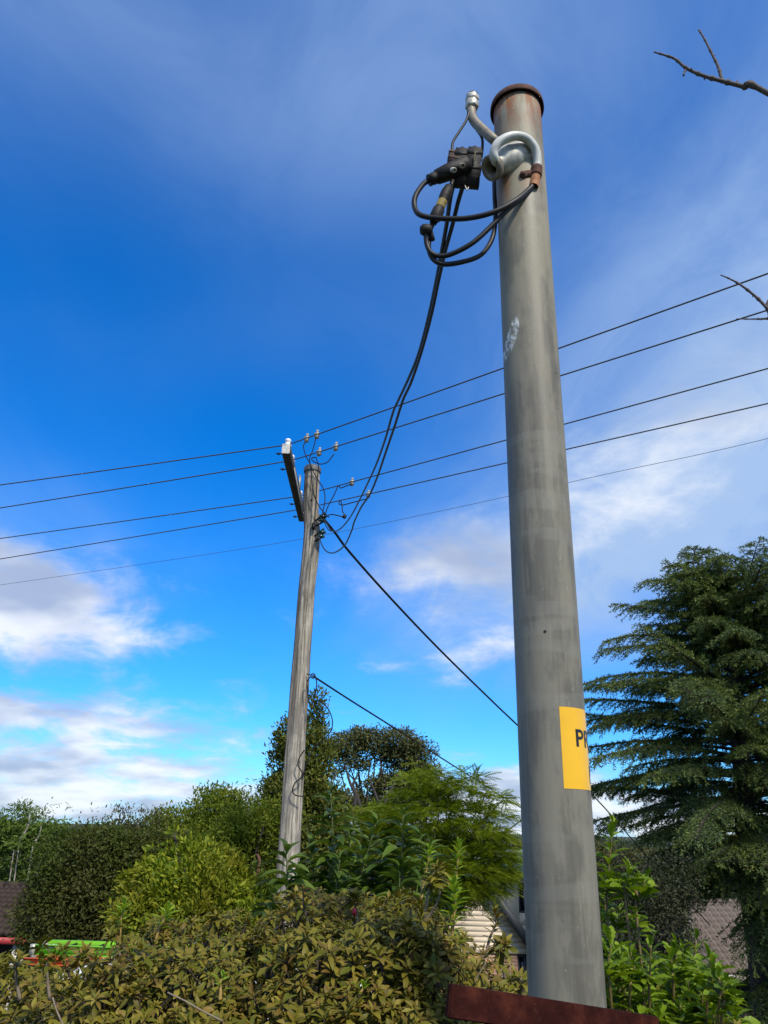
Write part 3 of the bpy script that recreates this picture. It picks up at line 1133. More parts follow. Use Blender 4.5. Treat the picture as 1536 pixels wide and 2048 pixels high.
LINE_PX = [((575, 889), (0, 970), (1536, 547)), ((603, 921), (0, 1016), (1536, 620)), ((612, 992), (0, 1077), (1536, 737)), ((622, 1023), (0, 1118), (1536, 807))]
LINE_Y = []
for (pm, pl, pr) in LINE_PX:
    d = ray(*pm)
    s = (ARM_Z + 0.14 - CAM.z) / d.z
    LINE_Y.append(min(max(d.y * s, ARM_F + 0.06), ARM_B - 0.06))
wood_pole()
WIRE = simple('bare_aluminium_wire', (0.075, 0.075, 0.072), (0.05, 0.05, 0.05), 0.6, 0.3, scale=50, bmp=0)
WIRE_D = simple('black_thin_wire', (0.02, 0.02, 0.022), (0.015, 0.015, 0.016), 0.9, scale=50, bmp=0, spec=0.1)
WIRE_T = simple('slate_thin_wire', (0.07, 0.08, 0.10), (0.06, 0.07, 0.09), 0.9, scale=50, bmp=0, spec=0.1)


def at_z(px, py, z):
    d = ray(px, py)
    return CAM + d * ((z - CAM.z) / d.z)


NAMES = ['topmost of the four parallel power lines', 'second from the top of the four parallel power lines',
         'third from the top of the four parallel power lines', 'lowest of the four thick parallel power lines']
lines = []
for k, ((pm, pl, pr), y) in enumerate(zip(LINE_PX, LINE_Y)):
    mid = Vector((ARM_X, y, ARM_Z + 0.135))
    l = at_z(pl[0], pl[1], mid.z - 0.22)
    r = at_z(pr[0], pr[1], mid.z - 0.05)

    def span(a, bq, far, sag):
        """wire from a through bq and on to far times that length"""
        out = []
        d = (bq - a)
        for i in range(41):
            t_ = i / 40 * far
            p = a + d * t_
            # parabola through both given points
            p.z += sag * (t_ * t_ - t_)
            out.append(p)
        return out
    pts = span(mid, l, 4.0, 0.012)[::-1] + span(mid, r, 4.0, 0.012)[1:]
    b = MB()
    b.tube(pts, 0.0085, 6)
    o = b.put('power_line', WIRE, None, True)
    tag(o, NAMES[k] + ' crossing the sky', 'power line', 'street power lines')
    lines.append((o, mid, l, r))

# connector clamps on the wires to the right of the pole
for k, xs_ in enumerate(((614, 634), (638, 671), (704,), (737,))):
    o, mid, l, r = lines[k]
    for x in xs_:
        best = min((mid.lerp(r, q / 400) for q in range(0, 200)), key=lambda p: abs(to_px([tuple(p)])[0][0] - x))
        d = (r - mid).normalized()
        M3 = d.to_track_quat('X', 'Z').to_matrix()
        b = MB()
        b.box(best - Vector((0, 0, 0.02)), (0.055, 0.035, 0.085), M3)
        b.box(best + Vector((0, 0, 0.005)), (0.068, 0.045, 0.03), M3)
        b.cyl(best + Vector((0, 0, 0.02)), best + Vector((0, 0, 0.07)), 0.009, 6)
        b.cyl(best + d * 0.02 + Vector((0, 0, 0.02)), best + d * 0.02 + Vector((0, 0, 0.065)), 0.009, 6)
        put('connector_clamp', b.mesh('connector_clamp'), M_CLAMP, o)

b = MB()
b.tube(spline([at(-900, 1300, 19), at(0, 1170, 16.5), at(300, 1126, 15.2), at(610, 1077, 14), at(900, 1018, 12.6), at(1200, 951, 11.2), at(1536, 877, 9.8), at(2200, 700, 7.6)], 6), 0.0042, 5)
tag(b.put('power_line', WIRE_T, None, True), 'thin single wire running below the four thick power lines', 'power line', 'street power lines')


# ---- twin service cables from the steel pole back to the timber pole
def drop(pix, zA, zB, ya, yb):
    """pixel polyline; distance found from the perspective of an evenly running cable"""
    P = [np.array(p, dtype=float) for p in pix]
    s = np.concatenate([[0], np.cumsum([np.linalg.norm(P[i + 1] - P[i]) for i in range(len(P) - 1)])])
    s /= s[-1]
    out = []
    for p, q in zip(P, s):
        t_ = q * zA / (zB * (1 - q) + q * zA)
        out.append(at(p[0], p[1], ya + (yb - ya) * t_))
    return out


cable('service_cable', 'left of the two black service cables running from steel pole to timber pole',
      drop([(906, 372), (900, 400), (893, 450), (884, 500), (874, 555), (858, 630), (838, 705), (818, 755), (797, 800), (786, 825), (770, 880), (752, 930), (736, 965), (719, 1000), (700, 1035), (680, 1058), (664, 1062), (652, 1045), (646, 1036)],
           2.55, 11.5, HY, WY - 0.2), 0.0078)
cable('service_cable', 'right of the two black service cables running from steel pole to timber pole',
      drop([(926, 372), (916, 405), (905, 450), (891, 500), (878, 556), (862, 632), (842, 706), (822, 765), (806, 800), (790, 850), (773, 900), (756, 950), (740, 988), (722, 1015), (708, 1045), (703, 1062), (688, 1092), (666, 1106), (650, 1100), (640, 1080), (637, 1064)],
           2.55, 11.5, HY + 0.012, WY - 0.2), 0.0078)

# ---- jumper wires round the head of the timber pole
JY = WY - 0.25


def jumper(label, pix, r=0.008, Y=JY):
    return cable('jumper_wire', label, [at(x, y, Y) for x, y in pix], r, WIRE_D, 6, 6, 'wire', 'jumper wires at the timber pole head')


jumper('thin black jumper from the topmost line clamp, passing in front of the pole head', [(612, 882), (607, 893), (612, 912), (620, 928), (623, 950), (625, 975), (632, 1000), (642, 1018), (658, 1035)])
jumper('thin black jumper from the second clamp on the topmost line, curving right of the pole', [(632, 876), (625, 902), (620, 914), (621, 930), (633, 955), (647, 978), (650, 1000), (646, 1022), (644, 1035)])
jumper('curly black jumper with a small loop above the pole cap', [(668, 908), (655, 924), (640, 928), (626, 922), (624, 916), (632, 915), (634, 922), (637, 930), (636, 945), (633, 970), (632, 1000), (630, 1030), (629, 1050)])
jumper('thin black jumper rising to the clamp on the third line', [(703, 968), (692, 972), (681, 976), (677, 971), (668, 990), (655, 1015), (649, 1036)])
jumper('short kinked black tail hanging from the clamp on the lowest line', [(735, 997), (705, 1005), (685, 1010), (678, 1007), (681, 1001), (684, 1010), (685, 1022), (689, 1030)])
jumper('short black jumper bowed from the shackle insulator to the loose tail', [(650, 1034), (662, 1029), (675, 1031), (687, 1034)])
b = MB()
q = at(689, 1033, JY)
b.box(q, (0.05, 0.03, 0.06), Matrix.Rotation(0.4, 3, 'Y'))
tag(b.put('wire_tap', M_BLACK), 'small black tap connector on the loose tail beside the timber pole', 'connector')
cable('jumper_wire', 'thin wire drooping from upper shackle insulator to the left service cable', [at(x, y, JY) for x, y in [(648, 1040), (652, 1052), (659, 1061), (668, 1062)]], 0.007, WIRE_D, 6, 6, 'wire', 'jumper wires at the timber pole head')

# ---- cables running off to the houses
cable('service_cable', 'black cable slanting down to the right from the timber pole behind the steel pole',
      [at(646, 1036, WY - 0.2), at(672, 1068, 10.6), at(700, 1105, 11.1), at(780, 1195, 12.4), at(880, 1300, 14.4), at(980, 1398, 17), at(1040, 1455, 19), at(1190, 1595, 24), at(1300, 1720, 27.5), at(1420, 1850, 29.5)], 0.020, WIRE_D, 6, 6)
cable('phone_cable', 'thin dark cable slanting from the middle of the timber pole to the cream house',
      [at(626, 1352, WY - 0.17), at(700, 1400, 11.6), at(800, 1463, 13.5), at(900, 1527, 16), at(1000, 1590, 19.5), at(1050, 1620, 22), at(1100, 1650, 25)], 0.013, WIRE_D, 6, 6)
cable('phone_cable', 'short dark cable rising to the steel pole above the cream house roof', [at(985, 1682, 24), at(1010, 1665, 23), at(1052, 1633, 21), at(1100, 1595, 19)], 0.016, WIRE_D, 6, 6)
cable('far_wire', 'level dark wire low across the shrubs, behind the timber pole', [at(-100, 1719, 17), at(280, 1721, 17), at(560, 1722, 17), at(900, 1724, 17), at(1060, 1724, 17), at(1290, 1714, 17), at(1400, 1721, 17), at(1640, 1726, 17)], 0.006, WIRE_D, 6, 5, 'wire')
# loose coils on the lower shaft of the timber pole
LY = WY - 0.22
for lab, pix in (('loose wire loop hanging just below the eye bolt on the timber pole', [(624, 1352), (632, 1358), (633, 1375), (627, 1400), (621, 1410), (616, 1390), (614, 1365), (620, 1354)]),
                 ('long loose wire bowing right of the timber pole into the dark shrub', [(633, 1400), (648, 1408), (660, 1425), (665, 1445), (660, 1465), (645, 1480), (625, 1500), (612, 1530), (604, 1560)]),
                 ('loose wire curling left across the lower timber pole', [(609, 1500), (599, 1515), (596, 1530), (604, 1545), (602, 1555), (590, 1566), (585, 1580), (590, 1590), (606, 1593)])):
    cable('loose_wire', lab, [at(x, y, LY) for x, y in pix], 0.0085, WIRE_D, 6, 6, 'wire', 'loose wires on the timber pole')

# ------------------------------------------------------------------ rusty steel rail in front of the pole
b = MB()
RY0, RY1 = 1.30, 1.42
p0, p1 = at(899, 1967, RY0), at(1313, 2033, RY1)
ddir = (p1 - p0)
M3 = ddir.to_track_quat('X', 'Z').to_matrix()
hgt = 0.043
mt_r, nt, N, L, bs = new_mat('dark_red_rusty_rail')
n1 = noise_tex(nt, 30, 6, 0.65)
n2 = noise_tex(nt, 110, 4, 0.6)
c = ramp(nt, n1, [(0.3, (0.016, 0.004, 0.003)), (0.5, (0.032, 0.007, 0.005)), (0.70, (0.070, 0.018, 0.010))])
L.new(mixc(nt, mathn(nt, 'MULTIPLY', smooth(nt, n2, 0.6, 0.75), 0.5), c, (0.07, 0.03, 0.02)), bs.inputs['Base Color'])
bs.inputs['Roughness'].default_value = 0.9
bs.inputs['Specular IOR Level'].default_value = 0.1
bump(nt, bs, n1, 0.5, 0.004)
tr = thing('rusty_rail', 'dark red rusty steel rail sloping across the foot of the steel pole', 'rail', Vector((p1.x, RY1, 0)))
c0 = (p0 + p1) / 2 + M3 @ Vector((0, 0, -hgt / 2))
bm = bmesh.new()
bmesh.ops.create_cube(bm, size=1.0)
bmesh.ops.scale(bm, vec=(ddir.length, 0.014, hgt), verts=bm.verts)
bmesh.ops.bevel(bm, geom=bm.edges[:], offset=0.002, segments=2, affect='EDGES')
bm.transform(Matrix.Translation(c0) @ M3.to_4x4())
me = bpy.data.meshes.new('web')
bm.to_mesh(me)
bm.free()
put('web', me, mt_r, tr)
for q in (0.12, 0.9):
    b = MB()
    p = p0.lerp(p1, q) + Vector((0, 0.02, 0))
    b.box((p.x, p.y + 0.015, (p.z - 0.06) / 2 - 0.05), (0.04, 0.04, p.z - 0.06 + 0.1))
    b.put('post', mt_r, tr)
# ------------------------------------------------------------------ houses
M_CREAM = simple('cream_paint', (0.72, 0.60, 0.43), (0.66, 0.54, 0.39), 0.6, scale=3, bmp=0.03)
M_GREENM = simple('pale_green_steel', (0.30, 0.42, 0.33), (0.25, 0.36, 0.28), 0.45, scale=3, bmp=0)
M_TRIM = simple('charcoal_trim', (0.055, 0.06, 0.065), (0.04, 0.045, 0.05), 0.5, scale=5, bmp=0)
M_ROOFM = simple('pale_metal_roof', (0.50, 0.54, 0.52), (0.42, 0.46, 0.44), 0.4, 0.3, scale=4, bmp=0)
M_TILE_L = simple('brown_roof_tile', (0.060, 0.042, 0.036), (0.026, 0.020, 0.018), 0.85, scale=6, spec=0.1)
M_TILE_R = simple('weathered_pink_tile', (0.19, 0.15, 0.125), (0.095, 0.075, 0.066), 0.85, scale=5)
M_REDF = simple('red_fascia', (0.40, 0.045, 0.050), (0.32, 0.035, 0.04), 0.5, scale=6, bmp=0)
M_OFFW = simple('off_white_paint', (0.66, 0.60, 0.52), (0.5, 0.45, 0.38), 0.7, scale=6)
M_SHADE = simple('timber_shade', (0.045, 0.035, 0.03), (0.03, 0.025, 0.02), 0.9, scale=8)  # shade under eaves and behind boards is put into this dark colour


def glass():
    mt, nt, N, L, bs = new_mat('window_glass')
    bs.inputs['Base Color'].default_value = (0.012, 0.014, 0.016, 1)
    bs.inputs['Roughness'].default_value = 0.06
    bs.inputs['Specular IOR Level'].default_value = 0.5
    return mt


def brick():
    mt, nt, N, L, bs = new_mat('orange_brick')
    tc = N.new('ShaderNodeTexCoord')
    mp = N.new('ShaderNodeMapping')
    mp.inputs['Rotation'].default_value = (R(90), 0, 0)
    L.new(tc.outputs['Object'], mp.inputs[0])
    br = N.new('ShaderNodeTexBrick')
    br.inputs['Color1'].default_value = (0.52, 0.26, 0.16, 1)
    br.inputs['Color2'].default_value = (0.38, 0.18, 0.11, 1)
    br.inputs['Mortar'].default_value = (0.50, 0.43, 0.36, 1)
    br.inputs['Scale'].default_value = 1.0
    br.inputs['Brick Width'].default_value = 0.24
    br.inputs['Row Height'].default_value = 0.086
    br.inputs['Mortar Size'].default_value = 0.008
    L.new(mp.outputs[0], br.inputs[0])
    L.new(br.outputs[0], bs.inputs['Base Color'])
    bs.inputs['Roughness'].default_value = 0.85
    return mt


M_GLASS = glass()
M_BRICK = brick()


def cream_house():
    HYd = 25.0
    fx = lambda px, py: at(px, py, HYd).x
    fz = lambda px, py: at(px, py, HYd).z
    zg = gz(HYd) - 0.4
    t = thing('gabled_house', 'cream weatherboard and orange brick house with pale green upper storey', 'house', Vector((fx(985, 1900), HYd, zg)))
    # front wing: steep gable
    xa, za = fx(955, 1738), fz(955, 1738)
    xr, ze = fx(1078, 1912), fz(1078, 1912)
    xl = 2 * xa - xr
    zb = fz(1000, 1907)
    slope = (za - ze) / (xr - xa)
    n = 9
    hb = (za - zb) / n * 1.0
    hb = (fz(1000, 1875) - fz(1000, 1907)) / 3.0
    z = zb
    k = 0
    while z < za - 0.1:
        half = (za - (z + hb)) / slope - 0.03
        half0 = (za - z) / slope - 0.03
        if half < 0.1:
            break
        b = MB()
        y0, y1 = HYd - 0.011, HYd - 0.008
        V = [(xa - half0, y0, z), (xa + half0, y0, z), (xa + half, y1, z + hb - 0.001), (xa - half, y1, z + hb - 0.001),
             (xa - half0, HYd + 0.0, z), (xa + half0, HYd + 0.0, z), (xa + half, HYd + 0.01, z + hb - 0.001), (xa - half, HYd + 0.01, z + hb - 0.001)]
        b.add(V, None, [(0, 1, 2, 3), (4, 7, 6, 5), (0, 4, 5, 1), (3, 2, 6, 7), (1, 5, 6, 2), (0, 3, 7, 4)])
        b.put('weatherboard', M_CREAM, t)
        z += hb
    b = MB()      # gable backing and brick wall with a window opening
    b.add([(xl + 0.1, HYd + 0.03, zb), (xr - 0.1, HYd + 0.03, zb), (xa, HYd + 0.03, za - 0.05)], [(0, 1, 2)])
    b.put('gable_backing', M_SHADE, t)
    wx0, wx1 = fx(1036, 1930), fx(1066, 1930)
    wz0, wz1 = fz(1045, 1985), zb - 0.03
    b = MB()
    wl, wr = xl + 0.25, xr - 0.25
    th = 0.22
    b.box(((wl + wx0) / 2, HYd + 0.14, (zg + zb) / 2), (wx0 - wl, th, zb - zg - 0.004))
    b.box(((wx1 + wr) / 2, HYd + 0.14, (zg + zb) / 2), (wr - wx1, th, zb - zg - 0.004))
    b.box(((wx0 + wx1) / 2, HYd + 0.14, (zg + wz0) / 2), (wx1 - wx0, th - 0.006, wz0 - zg))
    for xs_ in (wl, wr):
        b.box((xs_, HYd + 3.2, (zg + zb) / 2), (0.2, 6.2, zb - zg - 0.01))
    b.put('brick_wall', M_BRICK, t)
    b = MB()
    b.box(((wx0 + wx1) / 2, HYd + 0.16, (wz0 + wz1) / 2), (wx1 - wx0, 0.02, wz1 - wz0))
    w = b.put('window', M_GLASS, t)
    b = MB()
    for x in (wx0 + 0.03, (wx0 + wx1) / 2, wx1 - 0.03):
        b.box((x, HYd + 0.11, (wz0 + wz1) / 2), (0.05, 0.05, wz1 - wz0))
    for zz in (wz0 + 0.025, wz1 - 0.025):
        b.box(((wx0 + wx1) / 2, HYd + 0.112, zz), (wx1 - wx0, 0.045, 0.05))
    put('window_frame', b.mesh('window_frame'), M_TRIM, w)
    # gable roof: two slopes, ribbed, with dark barge boards
    for sgn in (-1, 1):
        xe = xa + sgn * (xr - xa) * 1.06
        zee = za - (xr - xa) * 1.06 * slope
        b = MB()
        nr = 30
        V, Q = [], []
        for i in range(nr + 1):
            y = HYd - 0.25 + i * 0.22
            dz = 0.05 if i % 2 else 0.02
            V += [(xa, y, za + 0.06 + dz), (xe, y, zee + 0.06 + dz)]
        for i in range(nr):
            Q.append((2 * i, 2 * i + 1, 2 * i + 3, 2 * i + 2))
        b.add(V, None, Q)
        b.put('roof', M_ROOFM, t)
        a0, a1 = Vector((xa, HYd - 0.27, za - 0.06)), Vector((xe, HYd - 0.27, zee - 0.06))
        b = MB()
        d = a1 - a0
        b.box((a0 + a1) / 2, (d.length, 0.035, 0.24), Matrix(((d.x / d.length, 0, -d.z / d.length), (0, 1, 0), (d.z / d.length, 0, d.x / d.length))))
        b.put('barge_board', M_TRIM, t)
    # upper storey behind
    UY = 28.0
    ux = lambda px, py: at(px, py, UY).x
    uz = lambda px, py: at(px, py, UY).z
    x0, x1 = ux(965, 1760), ux(1160, 1760)
    zt, zm, zl = uz(1040, 1706), uz(1040, 1757), uz(1040, 1850)
    b = MB()
    ww0, ww1 = ux(1037, 1790), ux(1085, 1790)
    wz0, wz1 = uz(1040, 1826), uz(1040, 1765)
    b.box(((x0 + ww0) / 2, UY + 0.1, (zl + zm) / 2), (ww0 - x0, 0.2, zm - zl))
    b.box(((x1 + ww1) / 2, UY + 0.1, (zl + zm) / 2), (x1 - ww1, 0.2, zm - zl))
    b.box(((ww0 + ww1) / 2, UY + 0.1, (zl + wz0) / 2), (ww1 - ww0, 0.19, wz0 - zl))
    b.box(((ww0 + ww1) / 2, UY + 0.1, (wz1 + zm) / 2), (ww1 - ww0, 0.19, zm - wz1))
    for xs_ in (x0, x1):
        b.box((xs_, UY + 3.2, (zg + zm) / 2), (0.2, 6, zm - zg - 0.02))
    b.box(((x0 + x1) / 2, UY + 0.12, (zg + zl) / 2), (x1 - x0, 0.2, zl - zg - 0.01))
    b.put('upper_wall', M_CREAM, t)
    b = MB()
    b.box(((ww0 + ww1) / 2, UY + 0.13, (wz0 + wz1) / 2), (ww1 - ww0, 0.02, wz1 - wz0))
    w = b.put('window', M_GLASS, t)
    b = MB()
    for x in (ww0 + 0.03, (ww0 + ww1) / 2, ww1 - 0.03):
        b.box((x, UY + 0.08, (wz0 + wz1) / 2), (0.06, 0.05, wz1 - wz0))
    for zz in (wz0 + 0.03, wz1 - 0.03):
        b.box(((ww0 + ww1) / 2, UY + 0.082, zz), (ww1 - ww0, 0.045, 0.06))
    put('window_frame', b.mesh('window_frame'), M_TRIM, w)
    # pale green ribbed mansard band, each pan a sheet of its own
    pw = 0.27
    x = x0 - 0.3
    while x < x1 + 0.3:
        b = MB()
        b.box((x + pw / 2, UY - 0.30, (zt + zm) / 2 + 0.02), (pw - 0.012, 0.03, zt - zm - 0.05))
        b.box((x + pw - 0.01, UY - 0.32, (zt + zm) / 2 + 0.02), (0.022, 0.04, zt - zm - 0.05))
        b.put('cladding_pan', M_GREENM, t)
        x += pw
    b = MB()
    b.box(((x0 + x1) / 2, UY - 0.30, zt + 0.02), (x1 - x0 + 0.7, 0.10, 0.06))
    b.put('capping', M_GREENM, t)
    b = MB()
    b.box(((x0 + x1) / 2, UY - 0.28, zm), (x1 - x0 + 0.66, 0.12, 0.09))
    b.put('gutter', M_TRIM, t)
    b = MB()
    b.box(((x0 + x1) / 2, UY + 3.1, zt - 0.03), (x1 - x0 + 0.6, 6.6, 0.04))
    b.box(((x0 + x1) / 2, UY + 0.0, zm + 0.06), (x1 - x0 + 0.6, 0.5, 0.02))
    b.put('roof', M_ROOFM, t)


cream_house()


def tile_mesh(name, w, l, mat):
    """one interlocking roof tile: two rolls, thickness at the lower edge; x across, y up the slope"""
    n = 8
    V, Q = [], []
    for i in range(n + 1):
        x = w * (i / n - 0.5)
        z = 0.03 * math.cos(i / n * 4 * math.pi)
        V += [(x, 0, z + 0.035), (x, l, z), (x, 0, z - 0.012)]
    for i in range(n):
        a, c = 3 * i, 3 * i + 3
        Q += [(a, c, c + 1, a + 1), (a + 2, c + 2, c, a)]
    me = mesh_np(name, V, [Q], False)
    me.materials.append(mat)
    return me


def tiled_roof(parent_roof, O, X, U, nx, ny, w, l, me, keep=None, jit=0.006):
    """rows of tile objects under a roof part; O lower left corner, X along the eave, U up the slope"""
    Nn = X.cross(U).normalized()
    for j in range(ny):
        for i in range(nx):
            s, u = (i + 0.5) * w, j * l * 0.86
            if keep and not keep(s, u):
                continue
            p = O + X * s + U * u + Nn * (0.03 + random.uniform(-jit, jit) * 0.5)
            o = bpy.data.objects.new('tile', me)
            COL.objects.link(o)
            o.parent = parent_roof
            tilt = random.uniform(-0.01, 0.01)
            Xt = (X + Nn * tilt).normalized()
            Nt = Xt.cross(U).normalized()
            o.matrix_basis = Matrix(((Xt.x, U.x, Nt.x, p.x), (Xt.y, U.y, Nt.y, p.y), (Xt.z, U.z, Nt.z, p.z), (0, 0, 0, 1)))


def left_house():
    Y0, Y1 = 20.0, 22.5
    er, rr_ = at(58, 1872, Y0), at(64, 1774, Y1)
    zg = gz(20) - 0.3
    t = thing('tiled_house', 'low house with dark brown tiled roof and red fascia at the left edge', 'house', Vector((er.x - 4, 21, zg)))
    X = Vector((1, 0, 0))
    O = Vector((er.x - 4.2, Y0, er.z))
    U = Vector((0, Y1 - Y0, rr_.z - er.z))
    SL = U.length
    U.normalize()
    b = MB()
    e0, e1 = O, O + X * 4.2
    b.add([tuple(e0), tuple(e1), tuple(e1 + U * SL), tuple(e0 + U * SL)], None, [(0, 1, 2, 3)])
    # far slope
    U2 = Vector((0, U.y, -U.z))
    b.add([tuple(e0 + U * SL), tuple(e1 + U * SL), tuple(e1 + U * SL + U2 * SL), tuple(e0 + U * SL + U2 * SL)], None, [(0, 1, 2, 3)])
    roof = b.put('roof', M_SHADE, t)
    me = tile_mesh('tile', 0.30, 0.31, M_TILE_L)
    tiled_roof(roof, O, X, U, 14, 10, 0.30, 0.31, me)
    # ridge caps and verge tiles
    rc = MB()
    rc.tube([(-0.2, 0, 0), (0.2, 0, 0)], [0.10, 0.085], 10)
    rme = rc.mesh('ridge_tile', True)
    rme.materials.append(M_TILE_L)
    for i in range(11):
        o = bpy.data.objects.new('ridge_tile', rme)
        COL.objects.link(o)
        o.parent = roof
        p = O + U * SL + X * (0.2 + i * 0.385)
        o.location = (p.x, p.y, p.z + 0.03)
    vm = MB()
    vm.box((0, 0.17, 0.02), (0.13, 0.33, 0.05))
    vme = vm.mesh('verge_tile')
    vme.materials.append(simple('pale_verge_tile', (0.36, 0.28, 0.2), (0.22, 0.16, 0.12), 0.8, scale=8))
    for j in range(9):
        o = bpy.data.objects.new('verge_tile', vme)
        COL.objects.link(o)
        o.parent = roof
        p = O + X * 4.24 + U * (j * 0.29)
        o.matrix_basis = Matrix(((1, U.x, 0, p.x), (0, U.y, -U.z, p.y), (0, U.z, U.y, p.z + 0.02), (0, 0, 0, 1)))
    b = MB()
    b.box(((e0.x + e1.x) / 2, Y0 - 0.06, er.z - 0.10), (4.2, 0.10, 0.13))
    b.put('fascia', M_REDF, t)
    b = MB()
    b.box(((e0.x + e1.x) / 2, Y0 + 1.3, (zg + er.z) / 2), (4.0, 0.15, er.z - zg - 0.1))
    b.put('wall', M_SHADE, t)  # dark wall colour carries the shade under the eave
    b = MB()
    q = at(31, 1895, Y0)
    b.box((q.x, Y0 + 0.05, (zg + er.z) / 2 - 0.09), (0.12, 0.12, er.z - zg - 0.18))
    b.put('veranda_post', M_OFFW, t)
    b = MB()
    b.box((q.x - 3.4, Y0 + 0.05, (zg + er.z) / 2 - 0.09), (0.12, 0.12, er.z - zg - 0.18))
    b.put('veranda_post', M_OFFW, t)


left_house()


def right_house():
    Y0 = 28.5
    el = at(1385, 1946, Y0)
    pitch = R(27)
    X = Vector((1, 0, 0))
    U = Vector((0, math.cos(pitch), math.sin(pitch)))
    zg = gz(28) - 1.2
    t = thing('hip_roofed_house', 'house with weathered pinkish tiled hip roof below the conifer', 'house', Vector((el.x + 3, 30, zg)))
    W, SLr = 6.0, 4.0
    hipx = 1.55          # the hip leans in from the left corner
    b = MB()
    c00, c10 = el, el + X * W
    t0, t1 = el + U * SLr + X * hipx, el + U * SLr + X * W
    b.add([tuple(c00), tuple(c10), tuple(t1), tuple(t0)], None, [(0, 1, 2, 3)])
    back = Vector((0, 2 * SLr * math.cos(pitch), 0))
    c01 = el + back
    b.add([tuple(c01), tuple(c00), tuple(t0)], [(0, 1, 2)])
    b.add([tuple(t0), tuple(t1), tuple(c10 + back), tuple(c01)], None, [(0, 1, 2, 3)])
    roof = b.put('roof', M_SHADE, t)
    me = tile_mesh('tile', 0.30, 0.40, M_TILE_R)
    tiled_roof(roof, el, X, U, 20, 12, 0.30, 0.40, me, keep=lambda s, u: s > hipx * u / SLr - 0.05)
    b = MB()
    b.tube([tuple(c00 + Vector((0, 0, 0.06))), tuple(t0 + Vector((0, 0, 0.06)))], 0.10, 8)
    put('hip_capping', b.mesh('hip_capping', True), M_TILE_R, roof)
    b = MB()
    b.tube([tuple(t0 + Vector((0, 0, 0.06))), tuple(t1 + Vector((0, 0, 0.06)))], 0.10, 8)
    put('ridge_capping', b.mesh('ridge_capping', True), M_TILE_R, roof)
    b = MB()
    b.box((el.x + W / 2, Y0 - 0.08, el.z - 0.12), (W, 0.12, 0.20))
    b.put('gutter', M_OFFW, t)
    b = MB()
    b.box((el.x + W / 2 + 0.3, Y0 + 0.7, (zg + el.z) / 2 - 0.1), (W - 0.6, 0.2, el.z - zg - 0.2))
    b.box((el.x + 0.6, Y0 + 3.5, (zg + el.z) / 2 - 0.1), (0.2, 5.4, el.z - zg - 0.2))
    b.put('wall', M_SHADE, t)


right_house()


# ------------------------------------------------------------------ white work ute with ladders
M_CARW = simple('white_car_paint', (0.78, 0.78, 0.76), (0.74, 0.74, 0.73), 0.25, scale=2, bmp=0)
M_TYRE = simple('tyre_rubber', (0.02, 0.02, 0.02), (0.014, 0.014, 0.014), 0.8, scale=20)
M_LIME = simple('lime_fibreglass', (0.22, 0.55, 0.02), (0.18, 0.48, 0.018), 0.4, scale=4, bmp=0)
M_ORANGE = simple('orange_fibreglass', (0.78, 0.13, 0.03), (0.68, 0.11, 0.03), 0.4, scale=4, bmp=0)
UTY = 8.8


